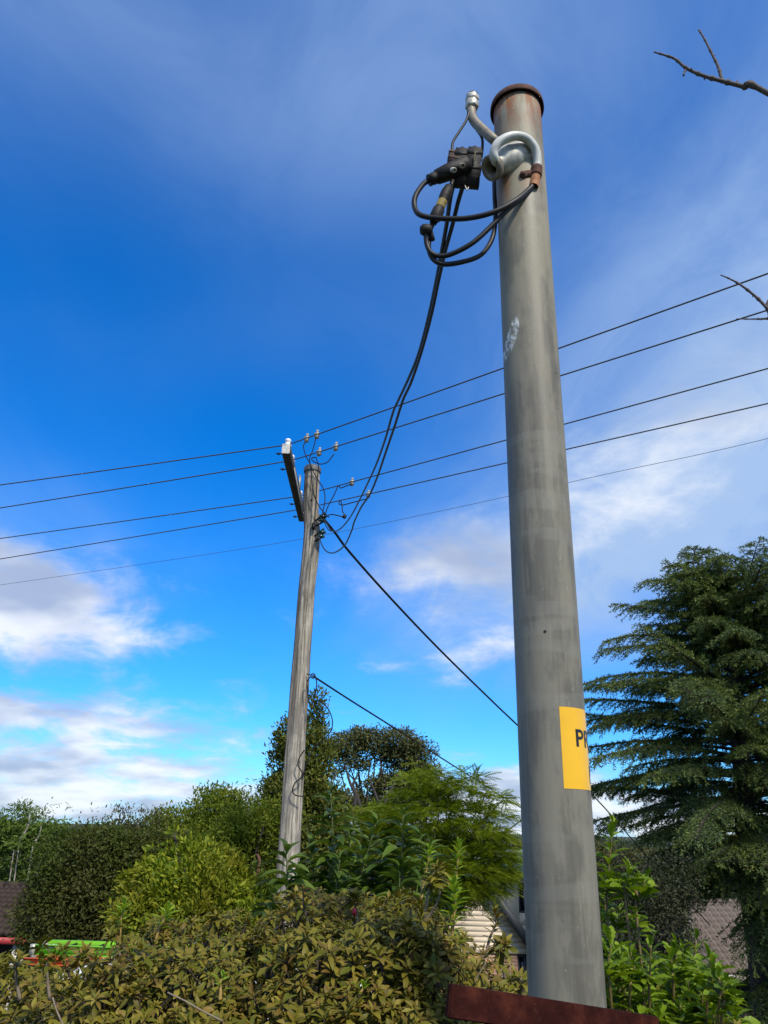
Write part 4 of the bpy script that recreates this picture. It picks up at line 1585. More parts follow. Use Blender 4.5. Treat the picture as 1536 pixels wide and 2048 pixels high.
def ute():
    zs = -1.392
    lad = at(66, 1887, UTY - 0.55)
    x0 = lad.x - 0.9
    t = thing('work_van', 'white work van with roof rack parked behind the hedge', 'van', Vector((x0 + 2.3, UTY, zs)))
    roof_z = at(130, 1921, UTY - 0.6).z
    w = 0.86
    # body profile in x-z, bonnet to the left, extruded across the road
    P = [(0.0, 0.35), (0.02, 0.75), (0.12, 0.95), (0.85, 1.12), (1.55, 1.0), (1.60, 1.02)]
    H = roof_z - zs
    prof = [(0.0, 0.34), (0.0, 0.72), (0.10, 0.92), (0.72, 1.06), (1.30, H - 0.08), (1.55, H), (4.45, H), (4.60, H - 0.10), (4.66, 0.9), (4.66, 0.34)]
    b = MB()
    n = len(prof)
    ins = [1.0 if z < 1.1 else 0.90 for x, z in prof]
    V = [(x0 + x, UTY - w * k, zs + z) for (x, z), k in zip(prof, ins)] + [(x0 + x, UTY + w * k, zs + z) for (x, z), k in zip(prof, ins)]
    Q = [(i, i + 1, i + 1 + n, i + n) for i in range(n - 1)] + [(n - 1, 0, n, 2 * n - 1)]
    b.add(V, None, Q)
    for s in (0, n):
        b.add([V[s + i] for i in range(n)], [(0, i, i + 1) for i in range(1, n - 1)])
    b.put('body', M_CARW, t)
    for (a, c) in ((1.0, 1.9), (2.0, 3.2), (3.3, 4.4)):
        b = MB()
        b.add([(x0 + a + 0.12, UTY - w * 0.968, zs + 1.14), (x0 + c, UTY - w * 0.968, zs + 1.14), (x0 + c - 0.03, UTY - w * 0.93 - 0.01, zs + H - 0.16), (x0 + a + (0.4 if a < 1.5 else 0.14), UTY - w * 0.93 - 0.01, zs + H - 0.16)], None, [(0, 1, 2, 3)])
        b.put('side_window', M_GLASS, t)
    b = MB()
    b.add([(x0 + 0.755, UTY - w * 0.85, zs + 1.10), (x0 + 0.755, UTY + w * 0.85, zs + 1.10), (x0 + 1.27, UTY + w * 0.8, zs + H - 0.10), (x0 + 1.27, UTY - w * 0.8, zs + H - 0.10)], None, [(0, 1, 2, 3)])
    b.put('windscreen', M_GLASS, t)
    for x in (0.85, 3.75):
        for s in (-1, 1):
            b = MB()
            c = Vector((x0 + x, UTY + s * (w - 0.10), zs + 0.33))
            b.lathe(c - Vector((0, 0.11, 0)), (0, 1, 0), [(0, 0.16), (0, 0.29), (0.03, 0.33), (0.19, 0.33), (0.22, 0.29), (0.22, 0.16)], 24)
            wh = b.put('wheel', M_TYRE, t, True)
            b = MB()
            b.lathe(c - Vector((0, 0.08, 0)), (0, 1, 0), [(0, 0.0001), (0.0, 0.17), (0.16, 0.17), (0.16, 0.0001)], 20)
            put('rim', b.mesh('rim'), M_GALV, wh)
    for s in (-1, 1):
        b = MB()
        b.box((x0 + 0.02, UTY + s * 0.62, zs + 0.80), (0.08, 0.32, 0.16))
        b.put('headlight', M_PORC, t)
    b = MB()
    rz = lad.z - 0.21
    for x in (1.75, 2.9, 4.1):
        b.box((x0 + x, UTY, rz), (0.05, 1.5, 0.035))
        for s in (-1, 1):
            b.box((x0 + x, UTY + s * 0.66, (roof_z + rz) / 2 - 0.01), (0.05, 0.04, rz - roof_z + 0.03))
    b.put('roof_rack', M_GALV, t)
    # lime extension ladder lying on edge over the orange one
    L_ = 3.0
    lz = lad.z

    def ladder(name, label, mat, xa, zc, y, depth_, n, Lx, tilt):
        tl = thing(name, label, 'ladder', Vector((xa + Lx / 2, y, zc)), 'ladders on the van roof rack')
        for s in (0, 1):
            b = MB()
            yy = y + s * 0.30
            # C-section rail: web and two flanges
            def bar(dy, dz, sy, sz):
                b.add([(xa, yy + dy - sy / 2, zc + dz - sz / 2), (xa + Lx, yy + dy - sy / 2, zc + tilt + dz - sz / 2), (xa + Lx, yy + dy + sy / 2, zc + tilt + dz - sz / 2), (xa, yy + dy + sy / 2, zc + dz - sz / 2),
                       (xa, yy + dy - sy / 2, zc + dz + sz / 2), (xa + Lx, yy + dy - sy / 2, zc + tilt + dz + sz / 2), (xa + Lx, yy + dy + sy / 2, zc + tilt + dz + sz / 2), (xa, yy + dy + sy / 2, zc + dz + sz / 2)],
                      None, [(0, 3, 2, 1), (4, 5, 6, 7), (0, 1, 5, 4), (1, 2, 6, 5), (2, 3, 7, 6), (3, 0, 4, 7)])
            bar(0, 0, 0.008, depth_)
            bar(-0.014 if s == 0 else 0.014, depth_ / 2, 0.034, 0.010)
            bar(-0.014 if s == 0 else 0.014, -depth_ / 2, 0.034, 0.010)
            rl = b.put('side_rail', mat, tl)
            b = MB()
            b.box((xa + 0.012, yy - 0.012, zc), (0.045, 0.044, depth_ + 0.012))
            put('end_bracket', b.mesh('end_bracket'), M_GALV, rl)
        for i in range(n):
            x = xa + 0.18 + (Lx - 0.3) * i / (n - 1)
            b = MB()
            zz = zc + tilt * (x - xa) / Lx + (0.018 if i % 2 else -0.018)
            b.cyl((x, y - 0.012, zz), (x, y + 0.31, zz), 0.010, 8)
            b.put('rung', M_DARK if name == 'extension_ladder' else M_GALV, tl)
        return tl
    tl = ladder('extension_ladder', 'lime green extension ladder on top of the white van', M_LIME, lad.x, lz - 0.047, UTY - 0.55, 0.078, 21, L_, -0.02)
    cu = bpy.data.curves.new('lettering', 'FONT')
    cu.body = 'BAILEY'
    cu.size = 0.042
    cu.offset = 0.001
    tmp = bpy.data.objects.new('tmp_text', cu)
    COL.objects.link(tmp)
    me = bpy.data.meshes.new_from_object(tmp.evaluated_get(bpy.context.evaluated_depsgraph_get()))
    bpy.data.objects.remove(tmp, do_unlink=True)
    for v in me.vertices:
        v.co = (lad.x + 0.10 + v.co.x, UTY - 0.557, lz - 0.03 + v.co.y)
    me.materials.clear()
    put('lettering', me, M_PORC, tl)
    ladder('orange_ladder', 'orange ladder lying under the lime green one on the white van', M_ORANGE, lad.x - 0.05, lz - 0.128, UTY - 0.66, 0.05, 10, L_ - 0.3, -0.02)


ute()
# ------------------------------------------------------------------ trees
M_BARK = simple('grey_bark', (0.13, 0.11, 0.09), (0.06, 0.05, 0.042), 0.9, scale=14, stretch=(1, 1, 0.3), bmp=0.6, bdist=0.02)
M_BARK_P = simple('pale_bark', (0.34, 0.31, 0.26), (0.17, 0.15, 0.12), 0.85, scale=9, stretch=(1, 1, 0.4), bmp=0.4, bdist=0.02)
M_BARK_D = simple('dark_bark', (0.05, 0.04, 0.034), (0.025, 0.02, 0.018), 0.9, scale=18, bmp=0.5, bdist=0.02)


def ell(px, py, Y, rx, ry, rd=None):
    """ellipsoid seen at a pixel: half sizes in photo pixels, rd in metres along the view"""
    c = at(px, py, Y)
    k = depth(c) / F_PX
    return np.array(c), np.array((rx * k, rd if rd else 0.85 * rx * k, ry * k))


def crown_points(ells, n, shell=0.45, ground_cut=None):
    w = np.array([(r[0] * r[2]) for c, r in ells])
    w = w / w.sum()
    idx = rng.choice(len(ells), n, p=w)
    C = np.array([c for c, r in ells])[idx]
    Rr = np.array([r for c, r in ells])[idx]
    u = rand_unit(n)
    rad = 1 - (1 - shell) * rng.random(n) ** 1.6
    P = C + u * Rr * rad[:, None]
    return P, u, C


def foliage(ells, clumps, per, clump_r, leaf, tmpl=LEAF2, shell=0.45, upb=0.3, flat=0.8, out=0.6, spread=0.7, gap=0.35, rag=1.0):
    P, u, C = crown_points(ells, int(clumps * (1 + gap * 0.9)), shell)
    # lumpy crown: slow waves push clumps in and out and leave hollows between
    ph = rng.uniform(0, 6.28, 6)
    f = 2 * math.pi / (7.5 * clump_r)
    w = (np.sin(P[:, 0] * f + ph[0] + 1.3 * np.sin(P[:, 2] * f * 0.6)) + np.sin(P[:, 2] * f * 1.1 + ph[1] + np.sin(P[:, 1] * f * 0.7)) + np.sin(P[:, 1] * f * 0.9 + ph[2])) / 3
    keep = w > -0.62 + rng.random(len(P)) * gap * 1.5 - 0.25
    P, u, w = P[keep][:clumps], u[keep][:clumps], w[keep][:clumps]
    n = len(P)
    P = P + u * (w * clump_r * 1.1 + rag * clump_r * np.minimum(rng.exponential(0.4, n), 1.2) * (rng.random(n) < 0.3))[:, None]
    size = rng.uniform(0.55, 1.4, n)
    idx = np.repeat(np.arange(n), per)
    off = rng.normal(size=(len(idx), 3)) * np.array((1, 1, flat))
    off = off * np.minimum(1, 1.5 / np.maximum(np.linalg.norm(off, axis=1, keepdims=True), 1e-6))
    od = nrm(off)
    off *= (clump_r * size[idx] * 0.7)[:, None]
    pos = P[idx] + off
    # leaves lie like shingles over each clump: faces outward and up, tips hanging outward
    D = nrm(od * 0.5 + u[idx] * out * 0.6 + rng.normal(size=(len(idx), 3)) * spread + np.array((0, 0, upb)))
    Nh = nrm(od * 0.7 + u[idx] * 0.5 + rng.normal(size=(len(idx), 3)) * 0.4 + np.array((0, 0, 0.55)))
    S = leaf * rng.uniform(0.65, 1.3, len(idx))
    V, T = scatter(tmpl, pos, basis(D, Nh), S)
    return V, T, P


def limbs(parent, base, fork, tips, r0, mat, n=14, name='trunk', r_tip=0.012, segs=7, wob=0.12, trunks=1):
    """one trunk with limbs reaching into the crown"""
    b = MB()
    base, fork = np.array(base, float), np.array(fork, float)
    L_ = np.linalg.norm(fork - base)
    pts = [base + (fork - base) * q + rng.normal(size=3) * np.array((1, 1, 0)) * L_ * 0.02 * (0 < q < 1) for q in np.linspace(0, 1, 5)]
    b.tube(spline(pts, 4), np.linspace(r0 * 1.15, r0 * 0.75, 17), 10)
    sel = tips[rng.choice(len(tips), min(n, len(tips)), replace=False)]
    for tp in sel:
        q = rng.uniform(0.55, 1.0)
        a = base + (fork - base) * q
        m1 = a + (tp - a) * 0.45 + rng.normal(size=3) * wob * np.linalg.norm(tp - a) * 0.5 + np.array((0, 0, 0.08)) * np.linalg.norm(tp - a)
        path = spline([a, m1, tp], 5)
        rr = r0 * rng.uniform(0.28, 0.5)
        b.tube(path, np.linspace(rr, r_tip, len(path)), segs)
    put(name, b.mesh(name, True), mat, parent)


def tree(name, label, cat, ells, base_px, Y, clumps, per, clump_r, leaf, lm, bark, tmpl=LEAF2, r0=0.1, n_limb=14, fork=None, group=None, **kw):
    bx = at(base_px[0], base_px[1], Y)
    base = Vector((bx.x, Y, gz(Y) - 0.05))
    t = thing(name, label, cat, base, group)
    V, T, P = foliage(ells, clumps, per, clump_r, leaf, tmpl, **kw)
    put('crown', mesh_np('crown', V, [T]), lm, t)
    if fork is None:
        c = np.mean([e[0] for e in ells], axis=0)
        fork = (c[0], Y, base.z + 0.55 * (c[2] - base.z))
    limbs(t, base, fork, P, r0, bark, n_limb)
    return t


L_DARK = leaf_mat('dark_hedge_leaf', [(0.045, 0.074, 0.011), (0.062, 0.094, 0.014), (0.082, 0.110, 0.018), (0.105, 0.115, 0.024)], 0.55, 0.4, 0.18,
                  large=((0.085, 0.062, 0.024), 0.5), large_scale=0.55)
L_YEL = leaf_mat('yellow_green_leaf', [(0.075, 0.125, 0.008), (0.125, 0.18, 0.010), (0.19, 0.235, 0.012), (0.29, 0.30, 0.020)], 0.55, 0.35, 0.18,
                 large=((0.21, 0.18, 0.016), 0.6), large_scale=0.9)
L_MID = leaf_mat('mid_green_leaf', [(0.085, 0.125, 0.010), (0.12, 0.165, 0.013), (0.155, 0.195, 0.018), (0.20, 0.21, 0.022)], 0.55, 0.45, 0.18)
L_PALM = leaf_mat('layered_light_leaf', [(0.065, 0.11, 0.018), (0.095, 0.15, 0.022), (0.13, 0.185, 0.03)], 0.55, 0.3, 0.18)
L_COL = leaf_mat('column_shrub_leaf', [(0.045, 0.068, 0.011), (0.075, 0.098, 0.015), (0.11, 0.125, 0.020), (0.19, 0.18, 0.026)], 0.55, 0.25, 0.18)
L_GUM = leaf_mat('gum_leaf', [(0.058, 0.068, 0.022), (0.088, 0.096, 0.030), (0.125, 0.118, 0.038)], 0.55, 0.2, 0.18)
L_FEATHER = leaf_mat('feathery_leaf', [(0.11, 0.165, 0.010), (0.16, 0.215, 0.012), (0.22, 0.27, 0.016)], 0.55, 0.42, 0.18)
L_GREY = leaf_mat('grey_green_leaf', [(0.030, 0.036, 0.019), (0.045, 0.052, 0.024), (0.072, 0.074, 0.034)], 0.55, 0.2, 0.18)
L_TWIGGY = leaf_mat('twiggy_leaf', [(0.045, 0.060, 0.016), (0.075, 0.080, 0.022), (0.10, 0.085, 0.03)], 0.55, 0.2, 0.18)

# pale-trunked layered tree behind the brown-roofed house
LT = 27.0
t = tree('layered_tree', 'light green tree with layered foliage and pale trunks behind the brown roof', 'tree',
         [ell(45, 1615, LT, 14, 10), ell(66, 1625, LT, 8, 7), ell(20, 1650, LT, 55, 20), ell(75, 1650, LT, 32, 18), ell(110, 1668, LT, 24, 16), ell(-30, 1680, LT, 70, 30), ell(45, 1685, LT, 60, 14),
          ell(95, 1705, LT, 36, 14), ell(15, 1720, LT, 60, 16), ell(70, 1745, LT, 40, 16), ell(-60, 1730, LT, 70, 50), ell(20, 1765, LT, 60, 16)],
         (20, 1790), LT, 620, 26, 0.32, 0.17, L_PALM, M_BARK_P, tmpl=LEAF_NARROW, r0=0.09, n_limb=10, flat=0.35, upb=-0.25, shell=0.2)
b = MB()
for (x0, y0, x1, y1) in ((48, 1775, 66, 1690), (50, 1775, 80, 1720), (28, 1770, 40, 1680), (18, 1775, 28, 1700), (66, 1690, 82, 1650), (40, 1680, 60, 1630)):
    a, c = at(x0, y0, LT - 0.5), at(x1, y1, LT - 0.5)
    if y0 > 1760:
        a = Vector((a.x, a.y, gz(LT)))
    b.tube(spline([a, a.lerp(c, 0.5) + Vector((0.08, 0, 0)), c], 4), np.linspace(0.05, 0.018, 9), 7)
put('stem', b.mesh('stem', True), M_BARK_P, t)

# green tree behind, left of the timber pole
GT = 19.0
tree('broad_tree', 'mid green bushy tree rising behind the yellow green shrub', 'tree',
     [ell(420, 1625, GT, 70, 36), ell(455, 1600, GT, 40, 24), ell(370, 1640, GT, 55, 34), ell(490, 1650, GT, 60, 50), ell(330, 1665, GT, 40, 30), ell(420, 1690, GT, 120, 50), ell(545, 1660, GT, 45, 55), ell(440, 1760, GT, 140, 70)],
     (440, 1800), GT, 1900, 20, 0.20, 0.095, L_MID, M_BARK, tmpl=LEAF2, r0=0.12, n_limb=20, shell=0.55)
# brown twiggy top growth behind the dark hedge
TW = 15.0
tree('twiggy_shrub', 'sparse brownish twiggy shrub poking above the dark hedge', 'shrub',
     [ell(180, 1670, TW, 28, 24), ell(235, 1655, TW, 36, 30), ell(290, 1660, TW, 36, 28), ell(210, 1700, TW, 80, 40), ell(300, 1700, TW, 60, 40)],
     (230, 1800), TW, 420, 13, 0.17, 0.07, L_TWIGGY, M_BARK_D, r0=0.05, n_limb=70, shell=0.3, upb=0.7)
# dense dark hedge tree
DH = 13.0
tree('dense_shrub', 'tall dense dark green shrub beside the brown roof, behind the ladders', 'shrub',
     [ell(150, 1760, DH, 78, 100), ell(105, 1830, DH, 62, 88), ell(215, 1735, DH, 80, 70), ell(270, 1760, DH, 70, 90), ell(200, 1840, DH, 110, 100), ell(300, 1740, DH, 60, 60), ell(300, 1850, DH, 80, 90), ell(330, 1720, DH, 40, 45)],
     (200, 1900), DH, 4200, 16, 0.13, 0.066, L_DARK, M_BARK_D, r0=0.09, n_limb=20, shell=0.72, upb=-0.1)
# yellow-green glossy shrub, leaves in rosettes
YS = 9.6 + 1.6
tree('glossy_shrub', 'bright yellow green rounded shrub left of the timber pole', 'shrub',
     [ell(372, 1718, YS, 48, 30), ell(330, 1748, YS - 0.2, 44, 30), ell(425, 1725, YS + 0.3, 36, 26), ell(400, 1760, YS - 0.4, 50, 30), ell(285, 1775, YS, 42, 28), ell(350, 1795, YS - 0.5, 50, 30), ell(460, 1765, YS, 40, 34), ell(255, 1815, YS - 0.1, 40, 30), ell(310, 1830, YS - 0.6, 60, 34), ell(430, 1805, YS - 0.6, 52, 32), ell(500, 1800, YS - 0.1, 38, 34), ell(380, 1845, YS - 0.7, 80, 36), ell(480, 1845, YS - 0.5, 70, 36), ell(390, 1800, YS + 0.4, 120, 70), ell(545, 1835, YS - 0.2, 34, 34)],
     (380, 1900), YS, 2000, 15, 0.10, 0.085, L_YEL, M_BARK_D, tmpl=LEAF4, r0=0.07, n_limb=30, shell=0.6, upb=0.25, out=0.8, spread=0.4, gap=0.6, rag=1.6)
# darker shrub mass with a bare red limb beside the timber pole
RS = 12.5
t = tree('open_shrub', 'green open shrub with bare reddish limb just left of the timber pole', 'shrub',
         [ell(500, 1660, RS, 60, 40), ell(470, 1690, RS, 50, 36), ell(540, 1700, RS, 36, 50), ell(520, 1780, RS, 55, 36), ell(545, 1640, RS, 40, 30), ell(460, 1740, RS, 40, 36)],
         (505, 1850), RS, 900, 17, 0.13, 0.062, L_MID, M_BARK_D, r0=0.06, n_limb=26, shell=0.5)
b = MB()
b.tube(spline([at(508, 1790, RS - 0.6), at(512, 1760, RS - 0.6), at(516, 1740, RS - 0.6), at(519, 1722, RS - 0.6), at(514, 1708, RS - 0.6)], 4), np.linspace(0.035, 0.018, 17), 8)
b.tube(spline([at(510, 1755, RS - 0.6), at(498, 1745, RS - 0.6), at(485, 1735, RS - 0.6), at(478, 1715, RS - 0.6)], 4), np.linspace(0.02, 0.008, 13), 7)
put('bare_limb', b.mesh('bare_limb', True), simple('red_brown_bark', (0.20, 0.085, 0.045), (0.11, 0.05, 0.03), 0.8, scale=20), t)
# column-shaped shrub right behind the pole
CS = 13.6
tree('columnar_shrub', 'tall dark columnar shrub standing behind the timber pole', 'shrub',
     [ell(632, 1425, CS, 18, 36), ell(630, 1470, CS, 28, 40), ell(575, 1480, CS, 26, 40), ell(615, 1520, CS, 50, 50), ell(560, 1530, CS, 26, 40), ell(600, 1580, CS, 62, 60), ell(640, 1580, CS, 36, 50), ell(550, 1590, CS, 32, 44),
      ell(600, 1650, CS, 75, 60), ell(610, 1730, CS, 80, 70), ell(650, 1650, CS, 46, 60)],
     (610, 1850), CS, 2000, 16, 0.125, 0.075, L_COL, M_BARK_D, tmpl=LEAF2, r0=0.09, n_limb=26, shell=0.45, upb=0.7)
# fine pale fronds peeping out left of it
# far gum with umbrella clumps and dark limbs
GU = 46.0
gum_e = [ell(735, 1472, GU, 34, 16), ell(694, 1490, GU, 34, 14), ell(800, 1482, GU, 34, 15), ell(838, 1503, GU, 30, 18), ell(664, 1508, GU, 24, 16), ell(755, 1500, GU, 30, 14), ell(700, 1525, GU, 22, 10),
         ell(735, 1530, GU, 20, 10), ell(795, 1520, GU, 40, 20), ell(850, 1545, GU, 40, 30), ell(790, 1560, GU, 34, 18), ell(755, 1570, GU, 20, 12), ell(672, 1545, GU, 14, 14), ell(690, 1605, GU, 40, 14), ell(730, 1615, GU, 40, 12), ell(800, 1600, GU, 40, 20), ell(850, 1610, GU, 50, 30)]
t = tree('gum_tree', 'distant olive brown gum tree with rounded clumps and dark limbs', 'tree', gum_e, (740, 1700), GU, 1250, 26, 0.42, 0.20, L_GUM, M_BARK_D, r0=0.22, n_limb=34, shell=0.5, upb=0.2, gap=0.8, flat=0.55,
         fork=tuple(at(742, 1640, GU)))
b = MB()
for path in ([(745, 1680), (712, 1590), (700, 1565), (690, 1530)], [(700, 1640), (712, 1595), (706, 1570), (715, 1550)], [(765, 1680), (770, 1610), (785, 1575), (800, 1540)], [(770, 1640), (755, 1600), (740, 1560)], [(690, 1640), (683, 1600), (697, 1575)]):
    pp = spline([at(x, y, GU - 1.5) for x, y in path], 4)
    b.tube(pp, np.linspace(0.16, 0.05, len(pp)), 6)
put('limb', b.mesh('limb', True), M_BARK_D, t)


# ---- feathery tree: every frond a rachis with leaflet pairs
def frond_template(n=9):
    V, T = [], []
    for i in range(n):
        q = 0.12 + 0.86 * i / (n - 1)
        z = -0.28 * q * q
        L_ = 0.21 * math.sin(min(1, 0.25 + q * 0.8) * math.pi * 0.86) + 0.03
        for s in (-1, 1):
            a = len(V)
            V += [(0, q, z), (s * L_ * 0.55, q + 0.075, z + 0.01), (s * L_, q + 0.085, z - 0.03), (s * L_ * 0.55, q - 0.005, z + 0.005)]
            T += [(a, a + 1, a + 2), (a, a + 2, a + 3)] if s > 0 else [(a, a + 2, a + 1), (a, a + 3, a + 2)]
    a = len(V)
    V += [(-0.008, 0, 0), (0.008, 0, 0), (0, 1, -0.28)]
    T += [(a, a + 1, a + 2)]
    return np.array(V, float), np.array(T, int)


FROND = frond_template()
FT = 15.5
feather_e = [ell(845, 1540, FT, 22, 14, 0.5), ell(832, 1572, FT, 36, 18, 0.8), ell(875, 1565, FT, 36, 24, 0.7), ell(930, 1575, FT, 50, 30, 0.8), ell(985, 1610, FT, 32, 22, 0.6), ell(770, 1640, FT, 80, 26, 1.2), ell(860, 1630, FT, 100, 42, 1.3),
             ell(950, 1650, FT, 70, 45, 1.1), ell(720, 1660, FT, 70, 40, 1.1), ell(820, 1700, FT, 130, 55, 1.4), ell(930, 1730, FT, 95, 55, 1.3), ell(985, 1700, FT, 36, 40, 0.8), ell(965, 1760, FT, 55, 42, 1.0), ell(890, 1765, FT, 80, 45, 1.1),
             ell(1005, 1745, FT, 24, 36, 0.7)]


def feather_tree():
    bx = at(860, 1850, FT)
    t = thing('feathery_tree', 'bright green feathery leaved tree in front of the cream house', 'tree', Vector((bx.x, FT, gz(FT) - 0.05)))
    n = 5600
    P, u, C = crown_points(feather_e, n, 0.4)
    # fronds lie in flat layers
    layer = 0.34
    P[:, 2] = P[:, 2] + 0.28 * (np.round((P[:, 2] + 0.12 * np.sin(P[:, 0] * 3)) / layer) * layer - P[:, 2])
    D = nrm((u + rng.normal(size=(n, 3)) * 0.6) * np.array((1, 1, 0.35)) + np.array((0.0, 0, 0.06)))
    Nh = nrm(np.array((0, -0.15, 1.0)) + rng.normal(size=(n, 3)) * 0.32)
    V, T = scatter(FROND, P, basis(D, Nh), rng.uniform(0.19, 0.35, n))
    put('crown', mesh_np('crown', V, [T]), L_FEATHER, t)
    limbs(t, (bx.x, FT, gz(FT) - 0.1), tuple(at(865, 1740, FT)), P, 0.09, M_BARK_D, 60, r_tip=0.006)
    return t


feather_tree()

# ---- grey-green scrub between the steel pole and the conifer
SB = 17.5
tree('grey_shrub', 'dull grey green shrub in the gap between steel pole and conifer', 'shrub',
     [ell(1290, 1790, SB, 70, 60), ell(1350, 1770, SB, 45, 46), ell(1240, 1760, SB, 40, 46), ell(1300, 1860, SB, 80, 60), ell(1220, 1850, SB, 50, 70), ell(1345, 1850, SB, 36, 60), ell(1350, 1975, SB, 50, 40), ell(1270, 1960, SB, 90, 60)],
     (1290, 1990), SB, 1500, 15, 0.16, 0.07, L_GREY, M_BARK_D, r0=0.06, n_limb=50, shell=0.5)
SB2 = 34.0
tree('distant_tree', 'small hazy tree on the skyline between steel pole and conifer', 'tree',
     [ell(1235, 1730, SB2, 45, 32), ell(1290, 1735, SB2, 50, 26), ell(1205, 1725, SB2, 20, 26), ell(1260, 1775, SB2, 70, 40)],
     (1250, 1800), SB2, 600, 16, 0.3, 0.14, L_TWIGGY, M_BARK_D, r0=0.1, n_limb=16, shell=0.5)
SB3 = 40.0
tree('distant_tree', 'low tree line tip showing above the pale green upper storey', 'tree',
     [ell(1030, 1704, SB3, 30, 8), ell(1060, 1706, SB3, 30, 9), ell(1000, 1712, SB3, 30, 12), ell(1040, 1730, SB3, 60, 20)],
     (1040, 1760), SB3, 260, 14, 0.3, 0.16, L_DARK, M_BARK_D, r0=0.1, n_limb=8, shell=0.5)


# ---- big conifer on the right
def conifer():
    CYd = 22.0
    base = at(1516, 1900, CYd)
    base = Vector((base.x, CYd, gz(CYd) - 0.2))
    t = thing('conifer', 'large dark spreading conifer at the right edge with layered drooping branches', 'tree', base)
    lead1 = [base, at(1500, 1750, CYd), at(1486, 1550, CYd), at(1474, 1400, CYd), at(1478, 1280, CYd), at(1490, 1220, CYd), at(1500, 1152, CYd)]
    lead2 = [at(1476, 1330, CYd), at(1452, 1270, CYd - 0.1), at(1425, 1200, CYd - 0.2), at(1402, 1140, CYd - 0.2), at(1386, 1096, CYd - 0.2)]
    l1, l2 = spline(lead1, 10), spline(lead2, 8)
    b = MB()
    b.tube(l1, np.interp(np.linspace(0, 1, len(l1)), [0, 0.4, 0.8, 1], [0.34, 0.24, 0.10, 0.015]), 12)
    b.tube(l2, np.linspace(0.10, 0.012, len(l2)), 9)
    put('trunk', b.mesh('trunk', True), M_BARK_D, t)
    # reach (metres) of the branches by photo row of their foot
    rows = [1100, 1125, 1160, 1200, 1250, 1300, 1400, 1500, 1600, 1680, 1740, 1800, 1880, 1960, 2060]
    reach = [0.3, 0.9, 1.9, 3.0, 3.5, 4.1, 4.5, 4.6, 4.4, 4.0, 3.6, 3.3, 3.0, 2.7, 2.4]
    twig = MB()
    P, D = [], []

    def branch(foot, az, L_, rise, droop, r, dens=1.0):
        n = 14
        pts = []
        side = np.array((math.cos(az), math.sin(az), 0.0))
        perp = np.array((-math.sin(az), math.cos(az), 0.0))
        bend = rng.normal() * 0.10
        for i in range(n + 1):
            q = i / n
            z = L_ * (rise * q - droop * q ** 2.4)
            pts.append(foot + side * L_ * q + perp * L_ * bend * q * q + np.array((0, 0, z)))
        pts = np.array(pts)
        qx, qy, _ = to_px(pts)
        if np.any((qx > 1372) & (qx < 1502) & (qy > 1800) & (qy < 1985)):
            return
        twig.tube(pts, np.linspace(r, 0.006, n + 1), 5, False)
        # side twigs in the plane of the branch
        m_ = max(7, int(L_ * 17 * dens))
        for k in range(m_):
            q = 0.16 + 0.84 * (k + rng.random()) / m_
            i = min(n - 1, int(q * n))
            a = pts[i] + (pts[i + 1] - pts[i]) * (q * n - i)
            tan = nrm(pts[i + 1] - pts[i])
            s = 1 if k % 2 else -1
            ang = rng.uniform(0.55, 1.05)
            d = nrm(tan * math.cos(ang) + perp * s * math.sin(ang) + np.array((0, 0, rng.normal() * 0.10)))
            tl = (0.30 + 0.62 * math.sin(min(1.0, (1.08 - q) * 1.25) * 1.57)) * rng.uniform(0.55, 1.15) * min(1, 0.35 + L_ / 4)
            if k >= m_ - 2:
                d = nrm(tan + rng.normal(size=3) * 0.15)
                tl *= 0.8
            tp = []
            ns = 6
            for j in range(ns + 1):
                v = j / ns
                tp.append(a + d * tl * v + np.array((0, 0, -0.42 * tl * v * v)))
            tp = np.array(tp)
            twig.tube(tp, np.linspace(0.008, 0.003, ns + 1), 3, False)
            # needle tufts along the twig, short shoots standing up and out
            nt_ = max(4, int(tl * 22))
            v = np.repeat((np.arange(nt_) + rng.random(nt_)) / nt_, 3)
            ii = np.minimum(ns - 1, (v * ns).astype(int))
            seg = tp[ii + 1] - tp[ii]
            P.append(tp[ii] + seg * (v * ns - ii)[:, None])
            D.append(nrm(seg) * 0.8 + rng.normal(size=(len(v), 3)) * 0.55 + np.array((0, 0, 0.10)))


    def whorls(path, lo, hi, step, scale_fn, jitter=0.2):
        pth = np.array([tuple(p) for p in path])
        px, py, _ = to_px(pth)
        seglen = np.concatenate([[0], np.cumsum(np.linalg.norm(np.diff(pth, axis=0), axis=1))])
        sacc = 0.0
        az = rng.uniform(0, 6.28)
        while sacc < seglen[-1] - 0.05:
            f = np.array([np.interp(sacc, seglen, pth[:, k]) for k in range(3)])
            row = np.interp(sacc, seglen, py)
            if lo < row < hi:
                yield f, row, az
            az += 2.399 + rng.normal() * 0.35
            sacc += step * rng.uniform(0.6, 1.4)

    for f, row, az in whorls(l1, 1095, 2010, 0.043, None):
        L_ = np.interp(row, rows, reach) * rng.uniform(0.5, 1.12)
        toward_house = math.sin(az) < 0.2 and math.cos(az) < -0.15
        if row > 1830 and toward_house and rng.random() < 0.8:
            continue
        rise = np.interp(row, [1100, 1300, 1500, 1700, 1900], [0.50, 0.26, 0.13, 0.02, -0.08])
        branch(f, az, L_, rise + rng.normal() * 0.07, 0.17 + rng.normal() * 0.07, 0.012 + 0.011 * L_)
    for f, row, az in whorls(l1, 1660, 2010, 0.06, None):      # low boughs on the near and right side hide the foot of the trunk
        az = rng.uniform(-2.0, 0.9)
        branch(f, az, rng.uniform(1.4, 3.0), -0.02 + rng.normal() * 0.06, 0.22, 0.03)
